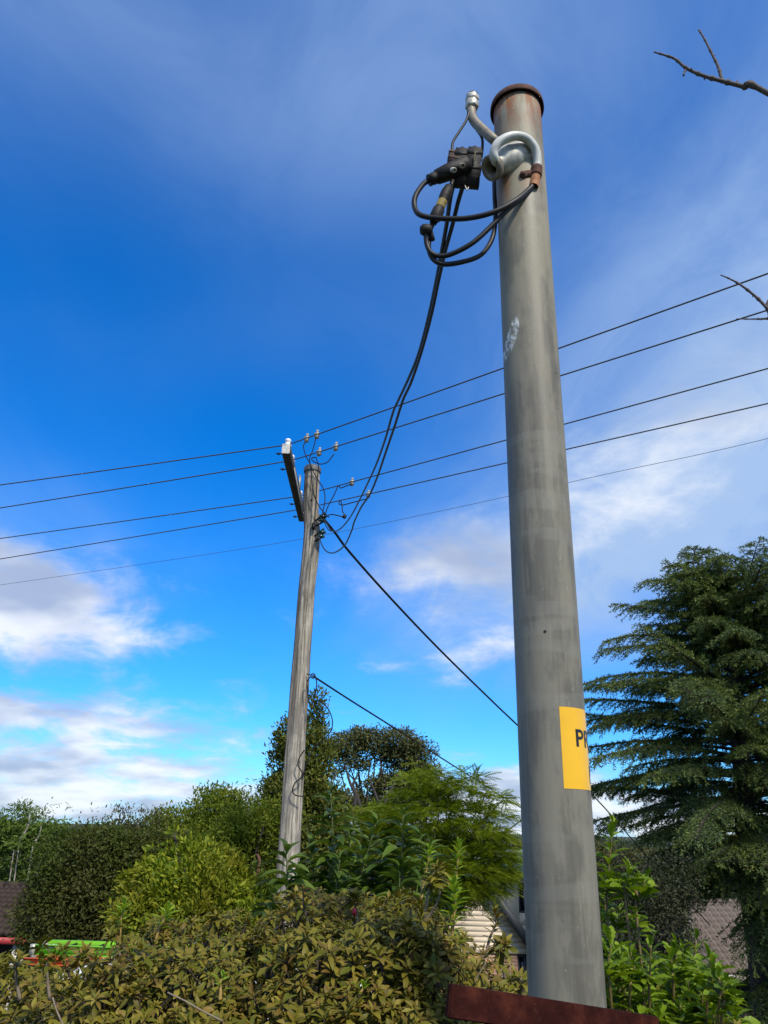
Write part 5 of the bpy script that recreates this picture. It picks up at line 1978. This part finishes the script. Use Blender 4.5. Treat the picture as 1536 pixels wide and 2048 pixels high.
    for f, row, az in whorls(l2, 1090, 1320, 0.055, None):
        L_ = np.interp(row, [1095, 1110, 1140, 1200, 1280, 1330], [0.2, 0.55, 0.95, 1.7, 2.3, 2.5]) * rng.uniform(0.6, 1.1)
        branch(f, az, L_, 0.38, 0.20, 0.010 + 0.010 * L_)
    put('branches', twig.mesh('branches', False), M_BARK_D, t)
    P, D = np.concatenate(P), np.concatenate(D)
    NH, S = rng.normal(size=P.shape), rng.uniform(0.07, 0.13, len(P))
    V, T = scatter(LEAF_NARROW, P, basis(D, nrm(NH)), S)
    lm = leaf_mat('conifer_needles', [(0.064, 0.106, 0.028), (0.092, 0.140, 0.032), (0.128, 0.170, 0.036), (0.19, 0.21, 0.044)], 0.6, 0.2, 0.15,
                  large=((0.075, 0.122, 0.060), 0.4), large_scale=0.6)
    put('needles', mesh_np('needles', V, [T]), lm, t)
    print('conifer tris', len(T), 'branch quads', sum(len(q) for q in twig.Q))


conifer()


# ---- bare tree off to the right, two leafless boughs reaching into view
def bare_tree():
    t = thing('bare_tree', 'leafless grey twigs reaching in from the right edge against the sky', 'tree', Vector((3.2, 2.8, -0.02)))
    b = MB()
    tr = spline([Vector((3.2, 2.8, -0.1)), Vector((3.16, 2.78, 1.2)), Vector((3.22, 2.75, 2.6)), Vector((3.1, 2.7, 3.9)), Vector((3.05, 2.75, 5.4))], 6)
    b.tube(tr, np.linspace(0.13, 0.02, len(tr)), 12)
    put('trunk', b.mesh('trunk', True), M_BARK, t)
    YB = 2.3

    def knobby(pts, r0_, r1_, name='bough'):
        pp = spline(pts, 8)
        n = len(pp)
        rr = np.linspace(r0_, r1_, n)
        for i in range(2, n - 1):
            if i % 6 == 0:
                rr[i] *= 1.45
        rr[-1] *= 1.6
        bb = MB()
        bb.tube(pp, rr, 9)
        # buds
        for i in range(3, n - 1, 6):
            a = np.array(pp[i])
            d = nrm(rng.normal(size=3))
            bb.tube([a, a + d * rr[i] * 2.2], [rr[i] * 0.7, rr[i] * 0.25], 6)
        put(name, bb.mesh(name, True), M_TWIG, t)
    knobby([Vector((3.14, 2.74, 3.3)), Vector((2.5, 2.5, 4.25)), at(1536, 187, YB), at(1490, 174, YB), at(1444, 162, YB), at(1405, 151, YB), at(1372, 136, YB), at(1350, 118, YB), at(1325, 109, YB), at(1308, 104, YB)], 0.014, 0.0032)
    knobby([at(1444, 162, YB), at(1437, 135, YB), at(1424, 108, YB), at(1410, 80, YB), at(1398, 60, YB)], 0.007, 0.0034)
    knobby([at(1372, 137, YB), at(1369, 145, YB), at(1367, 151, YB)], 0.004, 0.003)
    YC = 2.9
    knobby([Vector((3.16, 2.77, 2.2)), Vector((2.5, 2.85, 2.75)), at(1570, 655, YC), at(1536, 618, YC), at(1510, 592, YC), at(1480, 569, YC), at(1456, 556, YC), at(1441, 550, YC)], 0.012, 0.0022)
    knobby([Vector((3.18, 2.78, 2.0)), Vector((2.6, 2.85, 2.6)), at(1580, 633, YC), at(1536, 637, YC), at(1510, 638, YC), at(1473, 638, YC)], 0.011, 0.002)
    knobby([Vector((3.08, 2.72, 4.1)), Vector((2.7, 2.2, 4.9)), Vector((2.55, 1.7, 5.6))], 0.03, 0.006)
    knobby([Vector((3.2, 2.75, 3.0)), Vector((3.8, 2.9, 3.9)), Vector((4.3, 3.1, 5.0))], 0.03, 0.006)


M_TWIG = simple('twig_bark', (0.125, 0.10, 0.088), (0.055, 0.043, 0.04), 0.85, scale=60, bmp=0.5)
bare_tree()
# ------------------------------------------------------------------ near plants
AZ_STOPS = [(0.085, 0.082, 0.008), (0.135, 0.120, 0.011), (0.19, 0.160, 0.018), (0.28, 0.23, 0.04), (0.115, 0.064, 0.014), (0.095, 0.110, 0.010), (0.16, 0.135, 0.013), (0.070, 0.085, 0.010), (0.15, 0.09, 0.018), (0.20, 0.17, 0.018), (0.21, 0.135, 0.03)]


def azalea_mat(name, stops):
    """leaf with its own paler underside and a darker base"""
    return leaf_mat(name, stops, 0.5, 0.25, 0.2, tcol=(1.0, 0.9, 0.4), large=((0.125, 0.145, 0.012), 0.35), large_scale=3.2)


M_AZ = azalea_mat('olive_azalea_leaf', AZ_STOPS)
M_STEM = simple('pale_woody_stem', (0.24, 0.19, 0.13), (0.13, 0.10, 0.07), 0.85, scale=60)
M_STEM_D = simple('dark_woody_stem', (0.075, 0.055, 0.04), (0.04, 0.03, 0.024), 0.9, scale=60)
M_SHOOT = leaf_mat('fresh_shoot_leaf', [(0.20, 0.31, 0.025), (0.28, 0.40, 0.035), (0.15, 0.24, 0.02)], 0.5, 0.45, 0.2)

HEDGE_PX = [-300, -150, 0, 60, 110, 160, 195, 235, 300, 380, 450, 540, 580, 640, 700, 760, 800, 850, 900, 940, 980, 1020, 1060, 1120, 1200]
HEDGE_PY = [1938, 1943, 1950, 1972, 1982, 1978, 1950, 1888, 1850, 1845, 1850, 1842, 1810, 1790, 1792, 1790, 1803, 1822, 1850, 1898, 1925, 1948, 1965, 1985, 2000]
HC = 3.0           # distance of the hedge's crest
tops = [at(x, y + 14, HC) for x, y in zip(HEDGE_PX, HEDGE_PY)]
TX = [p.x for p in tops]
TZ = [p.z for p in tops]


def hedge_surface(x, q):
    """q 0 (front foot) .. 0.5 (crest) .. 1 (back)"""
    T = np.interp(x, TX, TZ)
    a = q * math.pi
    c, s = np.cos(a), np.sin(a)
    y = HC - 0.95 * np.sign(c) * np.abs(c) ** 0.62
    z = T * np.abs(s) ** 0.42
    return np.stack([x, y, z], axis=-1)


def lump(P):
    return (np.sin(P[:, 0] * 9.1 + 1.0) * np.sin(P[:, 1] * 8.3 + 0.4) + 0.7 * np.sin(P[:, 0] * 17.3 + P[:, 2] * 13.0) + 0.6 * np.sin(P[:, 1] * 19.7 + P[:, 2] * 11.0 + 2.0)) / 2.3


def whorl(P, A, size, n_leaf, P_o, D_o, N_o, S_o, jit=0.25):
    """a rosette of leaves at each point P round axis A; inner leaves upright, outer ones spread"""
    for p, a, s, n in zip(P, A, size, n_leaf):
        a = a / np.linalg.norm(a)
        u = np.cross(a, (0.31, 0.73, 0.6))
        u /= np.linalg.norm(u)
        v = np.cross(a, u)
        ph0 = rng.uniform(0, 6.28)
        for k in range(n):
            ph = ph0 + k * 2.399
            f = (k + 0.5) / n
            tilt = 0.22 + 1.25 * f ** 0.8 + rng.normal() * jit * 0.6
            d = a * math.cos(tilt) + (u * math.cos(ph) + v * math.sin(ph)) * math.sin(tilt)
            P_o.append(p - a * (0.018 * f * s / 0.045))
            D_o.append(d)
            N_o.append(a * math.sin(tilt) - (u * math.cos(ph) + v * math.sin(ph)) * math.cos(tilt) + rng.normal(size=3) * 0.12)
            S_o.append(s * (0.62 + 0.5 * f) * rng.uniform(0.8, 1.15))


def split_leaves(parent, name, P, D, N, S, tmpl, tmpl2, mat, limit=300, margin=0):
    """the leaves that show largest become parts of their own, the rest one part"""
    P, D, N, S = np.array(P), np.array(D), np.array(N), np.array(S)
    B = basis(D, nrm(N))
    px, py, z = to_px(P)
    vis = (px > -10) & (px < 1546) & (py < 2058) & (z > 0.2)
    # seen face on and not buried: nearer leaves first
    face = np.abs(np.einsum('ni,ni->n', nrm(P - np.array(CAM)), B[:, :, 2]))
    score = np.where(vis, S / np.maximum(z, 0.1) * (0.35 + face), 0)
    order = np.argsort(-score)
    own = order[:limit]
    rest = order[limit:]
    me1 = tmpl_mesh(name, tmpl, mat)
    me2 = tmpl_mesh(name, tmpl2, mat)
    h = len(own) // 2
    perm = rng.permutation(own)
    leaf_objects(name, me1, P[perm[:h]], B[perm[:h]], S[perm[:h]], parent)
    leaf_objects(name, me2, P[perm[h:]], B[perm[h:]], S[perm[h:]], parent)
    if len(rest):
        h = len(rest) // 2
        rest = rng.permutation(rest)
        V1, T1 = scatter(tmpl, P[rest[:h]], B[rest[:h]], S[rest[:h]])
        V2, T2 = scatter(tmpl2, P[rest[h:]], B[rest[h:]], S[rest[h:]])
        o = put('foliage', mesh_np('foliage', np.concatenate([V1, V2]), [np.concatenate([T1, T2 + len(V1)])], True), mat, parent)
        o['kind'] = 'stuff'


def azalea(x0, x1, label, stalks, seed):
    global rng
    cx = (x0 + x1) / 2
    t = thing('azalea_bush', label, 'bush', Vector((cx, HC, 0.0)), 'olive leaved bushes forming the front hedge')
    Pw, Aw, Sw, Nw = [], [], [], []
    # outer skin
    n = int((x1 - x0) * 900)
    x = rng.uniform(x0 - 0.05, x1 + 0.05, n)
    q = rng.uniform(0.10, 0.86, n)
    q = np.where(rng.random(n) < 0.75, rng.uniform(0.16, 0.62, n), q)
    P = hedge_surface(x, q)
    e = 0.01
    dx = hedge_surface(x + e, q) - hedge_surface(x - e, q)
    dq = hedge_surface(x, np.minimum(q + e, 1)) - hedge_surface(x, np.maximum(q - e, 0))
    Nn = nrm(np.cross(dx, dq))
    Nn = np.where(Nn[:, 2:3] < -0.2, -Nn, Nn)
    P = P + Nn * (lump(P) * 0.075 - 0.02 + rng.normal(size=n) * 0.022)[:, None]
    A = nrm(Nn * 0.55 + np.array((0, -0.18, 0.75)) + rng.normal(size=(n, 3)) * 0.3)
    Pw.append(P), Aw.append(A)
    Sw.append(0.024 + 0.034 * rng.random(n) ** 1.3)
    Nw.append(rng.integers(10, 17, n))
    # inner layer
    m_ = int((x1 - x0) * 420)
    x = rng.uniform(x0, x1, m_)
    q = rng.uniform(0.12, 0.85, m_)
    Pi = hedge_surface(x, q)
    Pi[:, 1] = HC + (Pi[:, 1] - HC) * 0.88
    Pi[:, 2] -= rng.uniform(0.04, 0.12, m_)
    Pw.append(Pi), Aw.append(nrm(np.array((0, -0.2, 0.8)) + rng.normal(size=(m_, 3)) * 0.45))
    Sw.append(rng.uniform(0.03, 0.048, m_)), Nw.append(rng.integers(7, 11, m_))
    # leggy stalks that stand above the rest
    stem = MB()
    for (bx_, by, tx, ty, Y, sz) in stalks:
        a, c = at(bx_, by, Y), at(tx, ty, Y - 0.02)
        pts = spline([a, a.lerp(c, 0.5) + Vector((rng.normal() * 0.01, 0, 0)), c], 4)
        sb = MB()
        sb.tube(pts, np.linspace(0.0055, 0.0035, len(pts)), 6)
        put('stalk', sb.mesh('stalk', True), M_STEM, t)
        ax = nrm(np.array(tuple((c - a).normalized())) * 1.0 + np.array((0, -0.1, 0.4)))
        k = 4
        cc = np.array(tuple(c)) + rng.normal(size=(k, 3)) * 0.022 * (np.arange(k) > 0)[:, None]
        Pw.append(cc), Aw.append(nrm(ax[None] + rng.normal(size=(k, 3)) * 0.35 * (np.arange(k) > 0)[:, None]))
        Sw.append(np.full(k, sz)), Nw.append(np.full(k, 12))
    # dense dark-lying inner leaves fill the body of the bush
    nf = int((x1 - x0) * 9500)
    xf, qf = rng.uniform(x0, x1, nf), rng.uniform(0.1, 0.9, nf)
    Pf = hedge_surface(xf, qf)
    kf = rng.uniform(0.5, 0.84, nf)
    Pf[:, 1] = HC + (Pf[:, 1] - HC) * kf
    Pf[:, 2] = Pf[:, 2] - rng.uniform(0.09, 0.5, nf)
    V, T = scatter(AZALEA, Pf, basis(rand_unit(nf) + np.array((0, -0.2, 0.5)), nrm(rng.normal(size=(nf, 3)) + np.array((0, -0.5, 0.8)))), rng.uniform(0.035, 0.055, nf))
    put('inner_foliage', mesh_np('inner_foliage', V, [T], True), M_AZ, t)['kind'] = 'stuff'
    P_o, D_o, N_o, S_o = [], [], [], []
    whorl(np.concatenate(Pw), np.concatenate(Aw), np.concatenate(Sw), np.concatenate(Nw), P_o, D_o, N_o, S_o)
    split_leaves(t, 'leaf', P_o, D_o, N_o, S_o, AZALEA, AZALEA_B, M_AZ)
    # woody frame: stems from the ground, and twigs under the rosettes
    for k in range(9):
        bx_ = rng.uniform(x0, x1)
        root = np.array((cx + (bx_ - cx) * 0.4, HC + rng.normal() * 0.15, -0.05))
        tip = hedge_surface(np.array([bx_]), np.array([rng.uniform(0.25, 0.7)]))[0] - np.array((0, 0, 0.05))
        pp = spline([root, (root + tip) / 2 + rng.normal(size=3) * 0.06, tip], 5)
        sb = MB()
        sb.tube(pp, np.linspace(0.016, 0.005, len(pp)), 7)
        put('stem', sb.mesh('stem', True), M_STEM_D, t)
    sel = rng.choice(len(Pw[0]), min(320, len(Pw[0])), replace=False)
    for i in sel:
        p, a = Pw[0][i], Aw[0][i]
        back = p - a * rng.uniform(0.06, 0.16) + np.array((rng.normal() * 0.05, 0.03, -0.05))
        stem.tube([p, (p + back) / 2 + rng.normal(size=3) * 0.006, back], [0.0022, 0.003, 0.004], 4, False)
    put('twigs', stem.mesh('twigs', True), M_STEM_D, t)['kind'] = 'stuff'
    # a few conspicuous bare pale twigs are part of the frame
    return t


# stalk: foot px, head px, distance, leaf size
azalea(-2.6, -0.98, 'olive leaved bush at the far left of the hedge, below the green ladder', [(40, 2000, 30, 1925, 2.5, 0.05), (100, 2000, 94, 1925, 2.5, 0.046), (170, 2000, 158, 1922, 2.6, 0.044)], 1)
azalea(-0.98, -0.42, 'olive leaved bush in the hedge, just right of the green ladder', [(250, 1930, 232, 1868, 2.8, 0.046), (330, 1920, 318, 1852, 2.9, 0.044)], 2)
azalea(-0.42, 0.14, 'olive leaved bush in the hedge in front of the timber pole, with a red bud', [(552, 1860, 590, 1790, 2.9, 0.050), (704, 1880, 706, 1795, 2.9, 0.054), (640, 1860, 648, 1808, 2.9, 0.046)], 3)
azalea(0.14, 1.1, 'olive leaved bush at the right end of the hedge beside the red rail', [(850, 1860, 868, 1740, 2.8, 0.046), (838, 1860, 885, 1752, 2.85, 0.046), (820, 1880, 800, 1800, 2.9, 0.046), (1010, 1960, 1000, 1890, 2.6, 0.048), (1045, 1990, 1040, 1955, 2.5, 0.05)], 4)

# red bud
b = MB()
q = at(708, 1824, 2.82)
b.lathe(q - Vector((0, 0, 0.012)), (0.1, -0.2, 1), [(0, 0.0001), (0.004, 0.006), (0.012, 0.0085), (0.022, 0.005), (0.027, 0.0001)], 10)
tag(b.put('flower_bud', simple('red_petal', (0.45, 0.015, 0.03), (0.30, 0.01, 0.02), 0.5, scale=60), None, True), 'small red flower bud among the olive leaves below the laurel', 'bud')


# ---- bright upright shoots above the hedge
def upright_shoot(label, foot, tip, Y, leaf, n, mat_l, stem_mat, bushy=1.0):
    a, c = at(foot[0], foot[1], Y), at(tip[0], tip[1], Y)
    t = thing('upright_shoot', label, 'shoot', a, 'bright upright shoots in the hedge')
    pts = spline([a, a.lerp(c, 0.4) + Vector((rng.normal() * 0.008, 0, 0)), a.lerp(c, 0.75) + Vector((rng.normal() * 0.006, 0, 0)), c], 6)
    b = MB()
    b.tube(pts, np.linspace(0.0055, 0.0022, len(pts)), 7)
    put('stem', b.mesh('stem', True), stem_mat, t)
    P, D, N, S = [], [], [], []
    pa = np.array([tuple(p) for p in pts])
    ax = nrm(pa[-1] - pa[0])
    for k in range(n):
        f = 0.28 + 0.72 * (k / (n - 1)) ** 0.8
        i = min(len(pa) - 2, int(f * (len(pa) - 1)))
        p = pa[i] + (pa[i + 1] - pa[i]) * (f * (len(pa) - 1) - i)
        ph = k * 2.399
        tilt = np.interp(f, [0.28, 0.8, 1.0], [1.05, 0.75, 0.18]) + rng.normal() * 0.1
        o = np.array((math.cos(ph), math.sin(ph), 0))
        P.append(p), D.append(ax * math.cos(tilt) + o * math.sin(tilt)), N.append(ax * math.sin(tilt) - o * math.cos(tilt))
        S.append(leaf * np.interp(f, [0.28, 0.7, 1], [0.9, 1.1, 0.75]) * rng.uniform(0.85, 1.15))
    P, D, N, S = map(np.array, (P, D, N, S))
    leaf_objects('leaf', tmpl_mesh('leaf', AZALEA, mat_l), P, basis(D, nrm(N)), S, t)


M_SHOOT_S = simple('amber_stem', (0.36, 0.24, 0.06), (0.25, 0.16, 0.05), 0.6, scale=50, bmp=0)
upright_shoot('tallest bright green shoot, right of the laurel and left of the steel pole', (902, 1960), (907, 1768), 2.75, 0.055, 40, M_SHOOT, M_SHOOT_S)
upright_shoot('slender light green shoot above and behind the tallest one', (910, 1830), (918, 1690), 3.2, 0.048, 30, M_SHOOT, M_SHOOT_S)
upright_shoot('short light green shoot between the laurel and the slender shoot', (842, 1800), (858, 1700), 3.3, 0.045, 24, M_SHOOT, M_SHOOT_S)
upright_shoot('bright green shoot tip standing above the hedge right of the ladder', (240, 1880), (250, 1812), 2.85, 0.046, 18, M_SHOOT, M_SHOOT_S)
upright_shoot('leaning light green shoot in the hedge left of the timber pole', (312, 1880), (334, 1822), 2.85, 0.046, 16, M_SHOOT, M_SHOOT_S)
upright_shoot('olive shoot with paired leaves in front of the cream weatherboards', (972, 1910), (988, 1826), 2.8, 0.040, 26, M_AZ, M_STEM)
upright_shoot('small bright shoot low in the middle of the hedge', (722, 2010), (728, 1975), 2.3, 0.034, 9, M_SHOOT, M_SHOOT_S)
upright_shoot('tiny bright shoot low in the hedge left of centre', (440, 2000), (446, 1955), 2.35, 0.034, 8, M_SHOOT, M_SHOOT_S)


# ---- bare pale twigs lying in the hedge
for lab, pix, Y in (('pale bare twig slanting in the lower middle of the hedge', [(335, 1985), (372, 2003), (405, 2022), (445, 2042)], 2.12),
                    ('pale bare twig at the lower left of the hedge', [(105, 1995), (112, 2018), (125, 2048), (130, 2062)], 2.08),
                    ('pale bare twig in front of the brick wall at the right end of the hedge', [(945, 1972), (958, 1948), (972, 1925)], 2.5)):
    b = MB()
    b.tube(spline([at(x, y, Y) for x, y in pix], 5), 0.0021, 6)
    tag(b.put('bare_twig', M_STEM, None, True), lab, 'twig', 'bare twigs in the hedge')


# ---- laurel with big drooping folded leaves
M_LAUREL = leaf_mat('laurel_leaf', [(0.042, 0.080, 0.014), (0.064, 0.112, 0.017), (0.092, 0.148, 0.022), (0.125, 0.18, 0.028)], 0.45, 0.3, 0.22)
M_LAUREL_S = simple('laurel_stem', (0.10, 0.12, 0.03), (0.06, 0.07, 0.02), 0.6, scale=40, bmp=0)


def laurel():
    LYd = 4.3
    base = at(700, 1900, LYd)
    base = Vector((base.x, LYd, 0.0))
    t = thing('laurel_bush', 'laurel bush with large drooping dark green leaves right of the timber pole', 'bush', base)
    shoots = [((655, 1830), (661, 1583), 4.3, 26), ((800, 1830), (806, 1628), 4.1, 26), ((575, 1840), (572, 1700), 4.0, 14), ((700, 1850), (752, 1645), 4.5, 20), ((690, 1850), (700, 1668), 4.5, 20),
              ((850, 1850), (862, 1690), 4.3, 18), ((770, 1850), (720, 1700), 4.2, 18), ((620, 1850), (622, 1690), 4.4, 18), ((545, 1880), (548, 1800), 3.9, 10), ((740, 1850), (770, 1700), 4.2, 18), ((830, 1860), (838, 1680), 4.5, 18),
              ((655, 1850), (680, 1720), 4.1, 16), ((780, 1860), (800, 1740), 4.0, 14), ((610, 1860), (595, 1740), 4.2, 14)]
    P, D, N, S = [], [], [], []
    for (foot, tip, Y, n) in shoots:
        a, c = at(foot[0], foot[1], Y), at(tip[0], tip[1], Y)
        low = Vector((base.x + (a.x - base.x) * 0.6, Y, 0.0))
        pts = spline([low, a, a.lerp(c, 0.5) + Vector((rng.normal() * 0.012, 0, 0)), c], 8)
        b = MB()
        b.tube(pts, np.linspace(0.008, 0.0025, len(pts)), 7)
        put('stem', b.mesh('stem', True), M_LAUREL_S, t)
        pa = np.array(pts)
        h = 8
        up_ = pa[h:]
        ph = rng.uniform(0, 6.28)
        n = int(n * 1.45)
        for k in range(n):
            f = 0.02 + 0.98 * k / (n - 1)
            i = min(len(up_) - 2, int(f * (len(up_) - 1)))
            p = up_[i] + (up_[i + 1] - up_[i]) * (f * (len(up_) - 1) - i)
            ph += math.pi + 0.5 + rng.normal() * 0.5
            # leaves favour the sides seen from the street
            o = np.array((math.cos(ph) * 1.15, math.sin(ph) * 0.8, 0))
            o /= np.linalg.norm(o)
            tilt = np.interp(f, [0, 0.8, 1], [1.15, 0.85, 0.25]) + rng.normal() * 0.12
            P.append(p), D.append(np.array((0, 0, 1)) * math.cos(tilt) + o * math.sin(tilt))
            N.append(np.array((0, 0, 1)) * math.sin(tilt) - o * math.cos(tilt) + rng.normal(size=3) * 0.15)
            S.append(0.145 * np.interp(f, [0, 0.75, 1], [1.0, 1.0, 0.62]) * rng.uniform(0.8, 1.12))
    P, D, N, S = map(np.array, (P, D, N, S))
    leaf_objects('leaf', tmpl_mesh('leaf', LAUREL, M_LAUREL), P, basis(D, nrm(N)), S, t)


laurel()

# ---- lush serrated-leaved bush right of the steel pole
M_LUSH = leaf_mat('lush_serrated_leaf', [(0.075, 0.135, 0.008), (0.115, 0.19, 0.010), (0.165, 0.25, 0.014), (0.22, 0.31, 0.02)], 0.45, 0.38, 0.22)
M_LUSH_SHADE = leaf_mat('lush_shade_leaf', [(0.03, 0.065, 0.012), (0.05, 0.09, 0.015), (0.07, 0.12, 0.018)], 0.4, 0.3, 0.4)  # darker copy of the lush leaf, shade put into its colour


def lush_bush():
    Yb = 3.0
    base = at(1290, 2048, Yb)
    base = Vector((base.x, Yb, 0))
    t = thing('lush_bush', 'lush light green bush with toothed leaves right of the steel pole', 'bush', base)
    P, D, N, S = [], [], [], []

    def shoot(foot, tip, Y, n, leaf, r=0.006, spread=1.0):
        a, c = at(foot[0], foot[1], Y), at(tip[0], tip[1], Y)
        low = Vector((base.x + (a.x - base.x) * 0.5, Yb, 0.02))
        pts = spline([low, a, a.lerp(c, 0.5) + Vector((rng.normal() * 0.01, 0, 0)), c], 8)
        b = MB()
        b.tube(pts, np.linspace(r * 0.9, r * 0.3, len(pts)), 7)
        put('stem', b.mesh('stem', True), M_RSTEM, t)
        up_ = np.array(pts)[8:]
        ax = nrm(up_[-1] - up_[0])
        ph = rng.uniform(0, 6.28)
        for k in range(n):
            f = k / (n - 1)
            i = min(len(up_) - 2, int(f * (len(up_) - 1)))
            p = up_[i] + (up_[i + 1] - up_[i]) * (f * (len(up_) - 1) - i)
            ph += 2.399 + rng.normal() * 0.3
            o = np.array((math.cos(ph), math.sin(ph), 0))
            tilt = np.interp(f, [0, 0.8, 1], [1.15, 0.9, 0.3]) * spread + rng.normal() * 0.18
            P.append(p), D.append(ax * math.cos(tilt) + o * math.sin(tilt))
            N.append(ax * math.sin(tilt) - o * math.cos(tilt) + rng.normal(size=3) * 0.25)
            S.append(leaf * np.interp(f, [0, 0.7, 1], [1.0, 1.0, 0.65]) * rng.uniform(0.75, 1.2))
    shoot((1222, 1890), (1226, 1650), 3.2, 38, 0.088)
    shoot((1255, 1840), (1262, 1738), 3.1, 26, 0.095)
    shoot((1275, 1850), (1290, 1760), 3.15, 22, 0.09)
    shoot((1232, 1910), (1240, 1815), 3.3, 22, 0.085)
    shoot((1205, 1920), (1210, 1760), 3.4, 26, 0.085)
    shoot((1265, 1920), (1272, 1835), 3.3, 20, 0.08)
    ribs = [(1225, 2040, 1222, 1890), (1260, 2050, 1262, 1905), (1300, 2050, 1302, 1890), (1345, 2050, 1352, 1895), (1385, 2060, 1392, 1880), (1410, 2060, 1418, 1915), (1440, 2080, 1452, 1965), (1250, 2080, 1245, 1965), (1290, 2080, 1285, 1960),
            (1330, 2090, 1328, 1970), (1370, 2090, 1376, 1960), (1400, 2090, 1405, 1980), (1435, 2100, 1440, 2010), (1320, 2110, 1318, 2030), (1360, 2110, 1360, 2010), (1280, 2110, 1275, 2010), (1460, 2110, 1470, 2020), (1400, 2120, 1404, 2030)]
    for k in range(22):
        x = rng.uniform(1215, 1480)
        top = np.interp(x, [1200, 1300, 1400, 1480], [1900, 1895, 1900, 2000]) + rng.uniform(0, 110)
        ribs.append((x - 4, top + 110, x + rng.normal() * 8, top))
    for (x0, y0, x1, y1) in ribs:
        shoot((x0, y0), (x1, y1), rng.uniform(2.45, 3.3), 26, rng.uniform(0.062, 0.09))
    split_leaves(t, 'leaf', P, D, N, S, SERRATE, SERRATE, M_LUSH)
    # inner growth with its shade put into a darker leaf colour
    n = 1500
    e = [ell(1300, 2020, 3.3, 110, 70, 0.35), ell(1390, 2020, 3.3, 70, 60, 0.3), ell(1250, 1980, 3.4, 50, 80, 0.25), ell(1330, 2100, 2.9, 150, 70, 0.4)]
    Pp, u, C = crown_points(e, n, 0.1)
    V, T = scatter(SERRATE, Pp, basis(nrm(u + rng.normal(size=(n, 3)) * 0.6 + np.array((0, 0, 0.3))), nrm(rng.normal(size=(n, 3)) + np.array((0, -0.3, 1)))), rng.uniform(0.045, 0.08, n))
    o = put('inner_foliage', mesh_np('inner_foliage', V, [T], True), M_LUSH_SHADE, t)
    o['kind'] = 'stuff'


M_RSTEM = simple('orange_green_stem', (0.17, 0.11, 0.03), (0.09, 0.07, 0.025), 0.6, scale=40, bmp=0)
lush_bush()
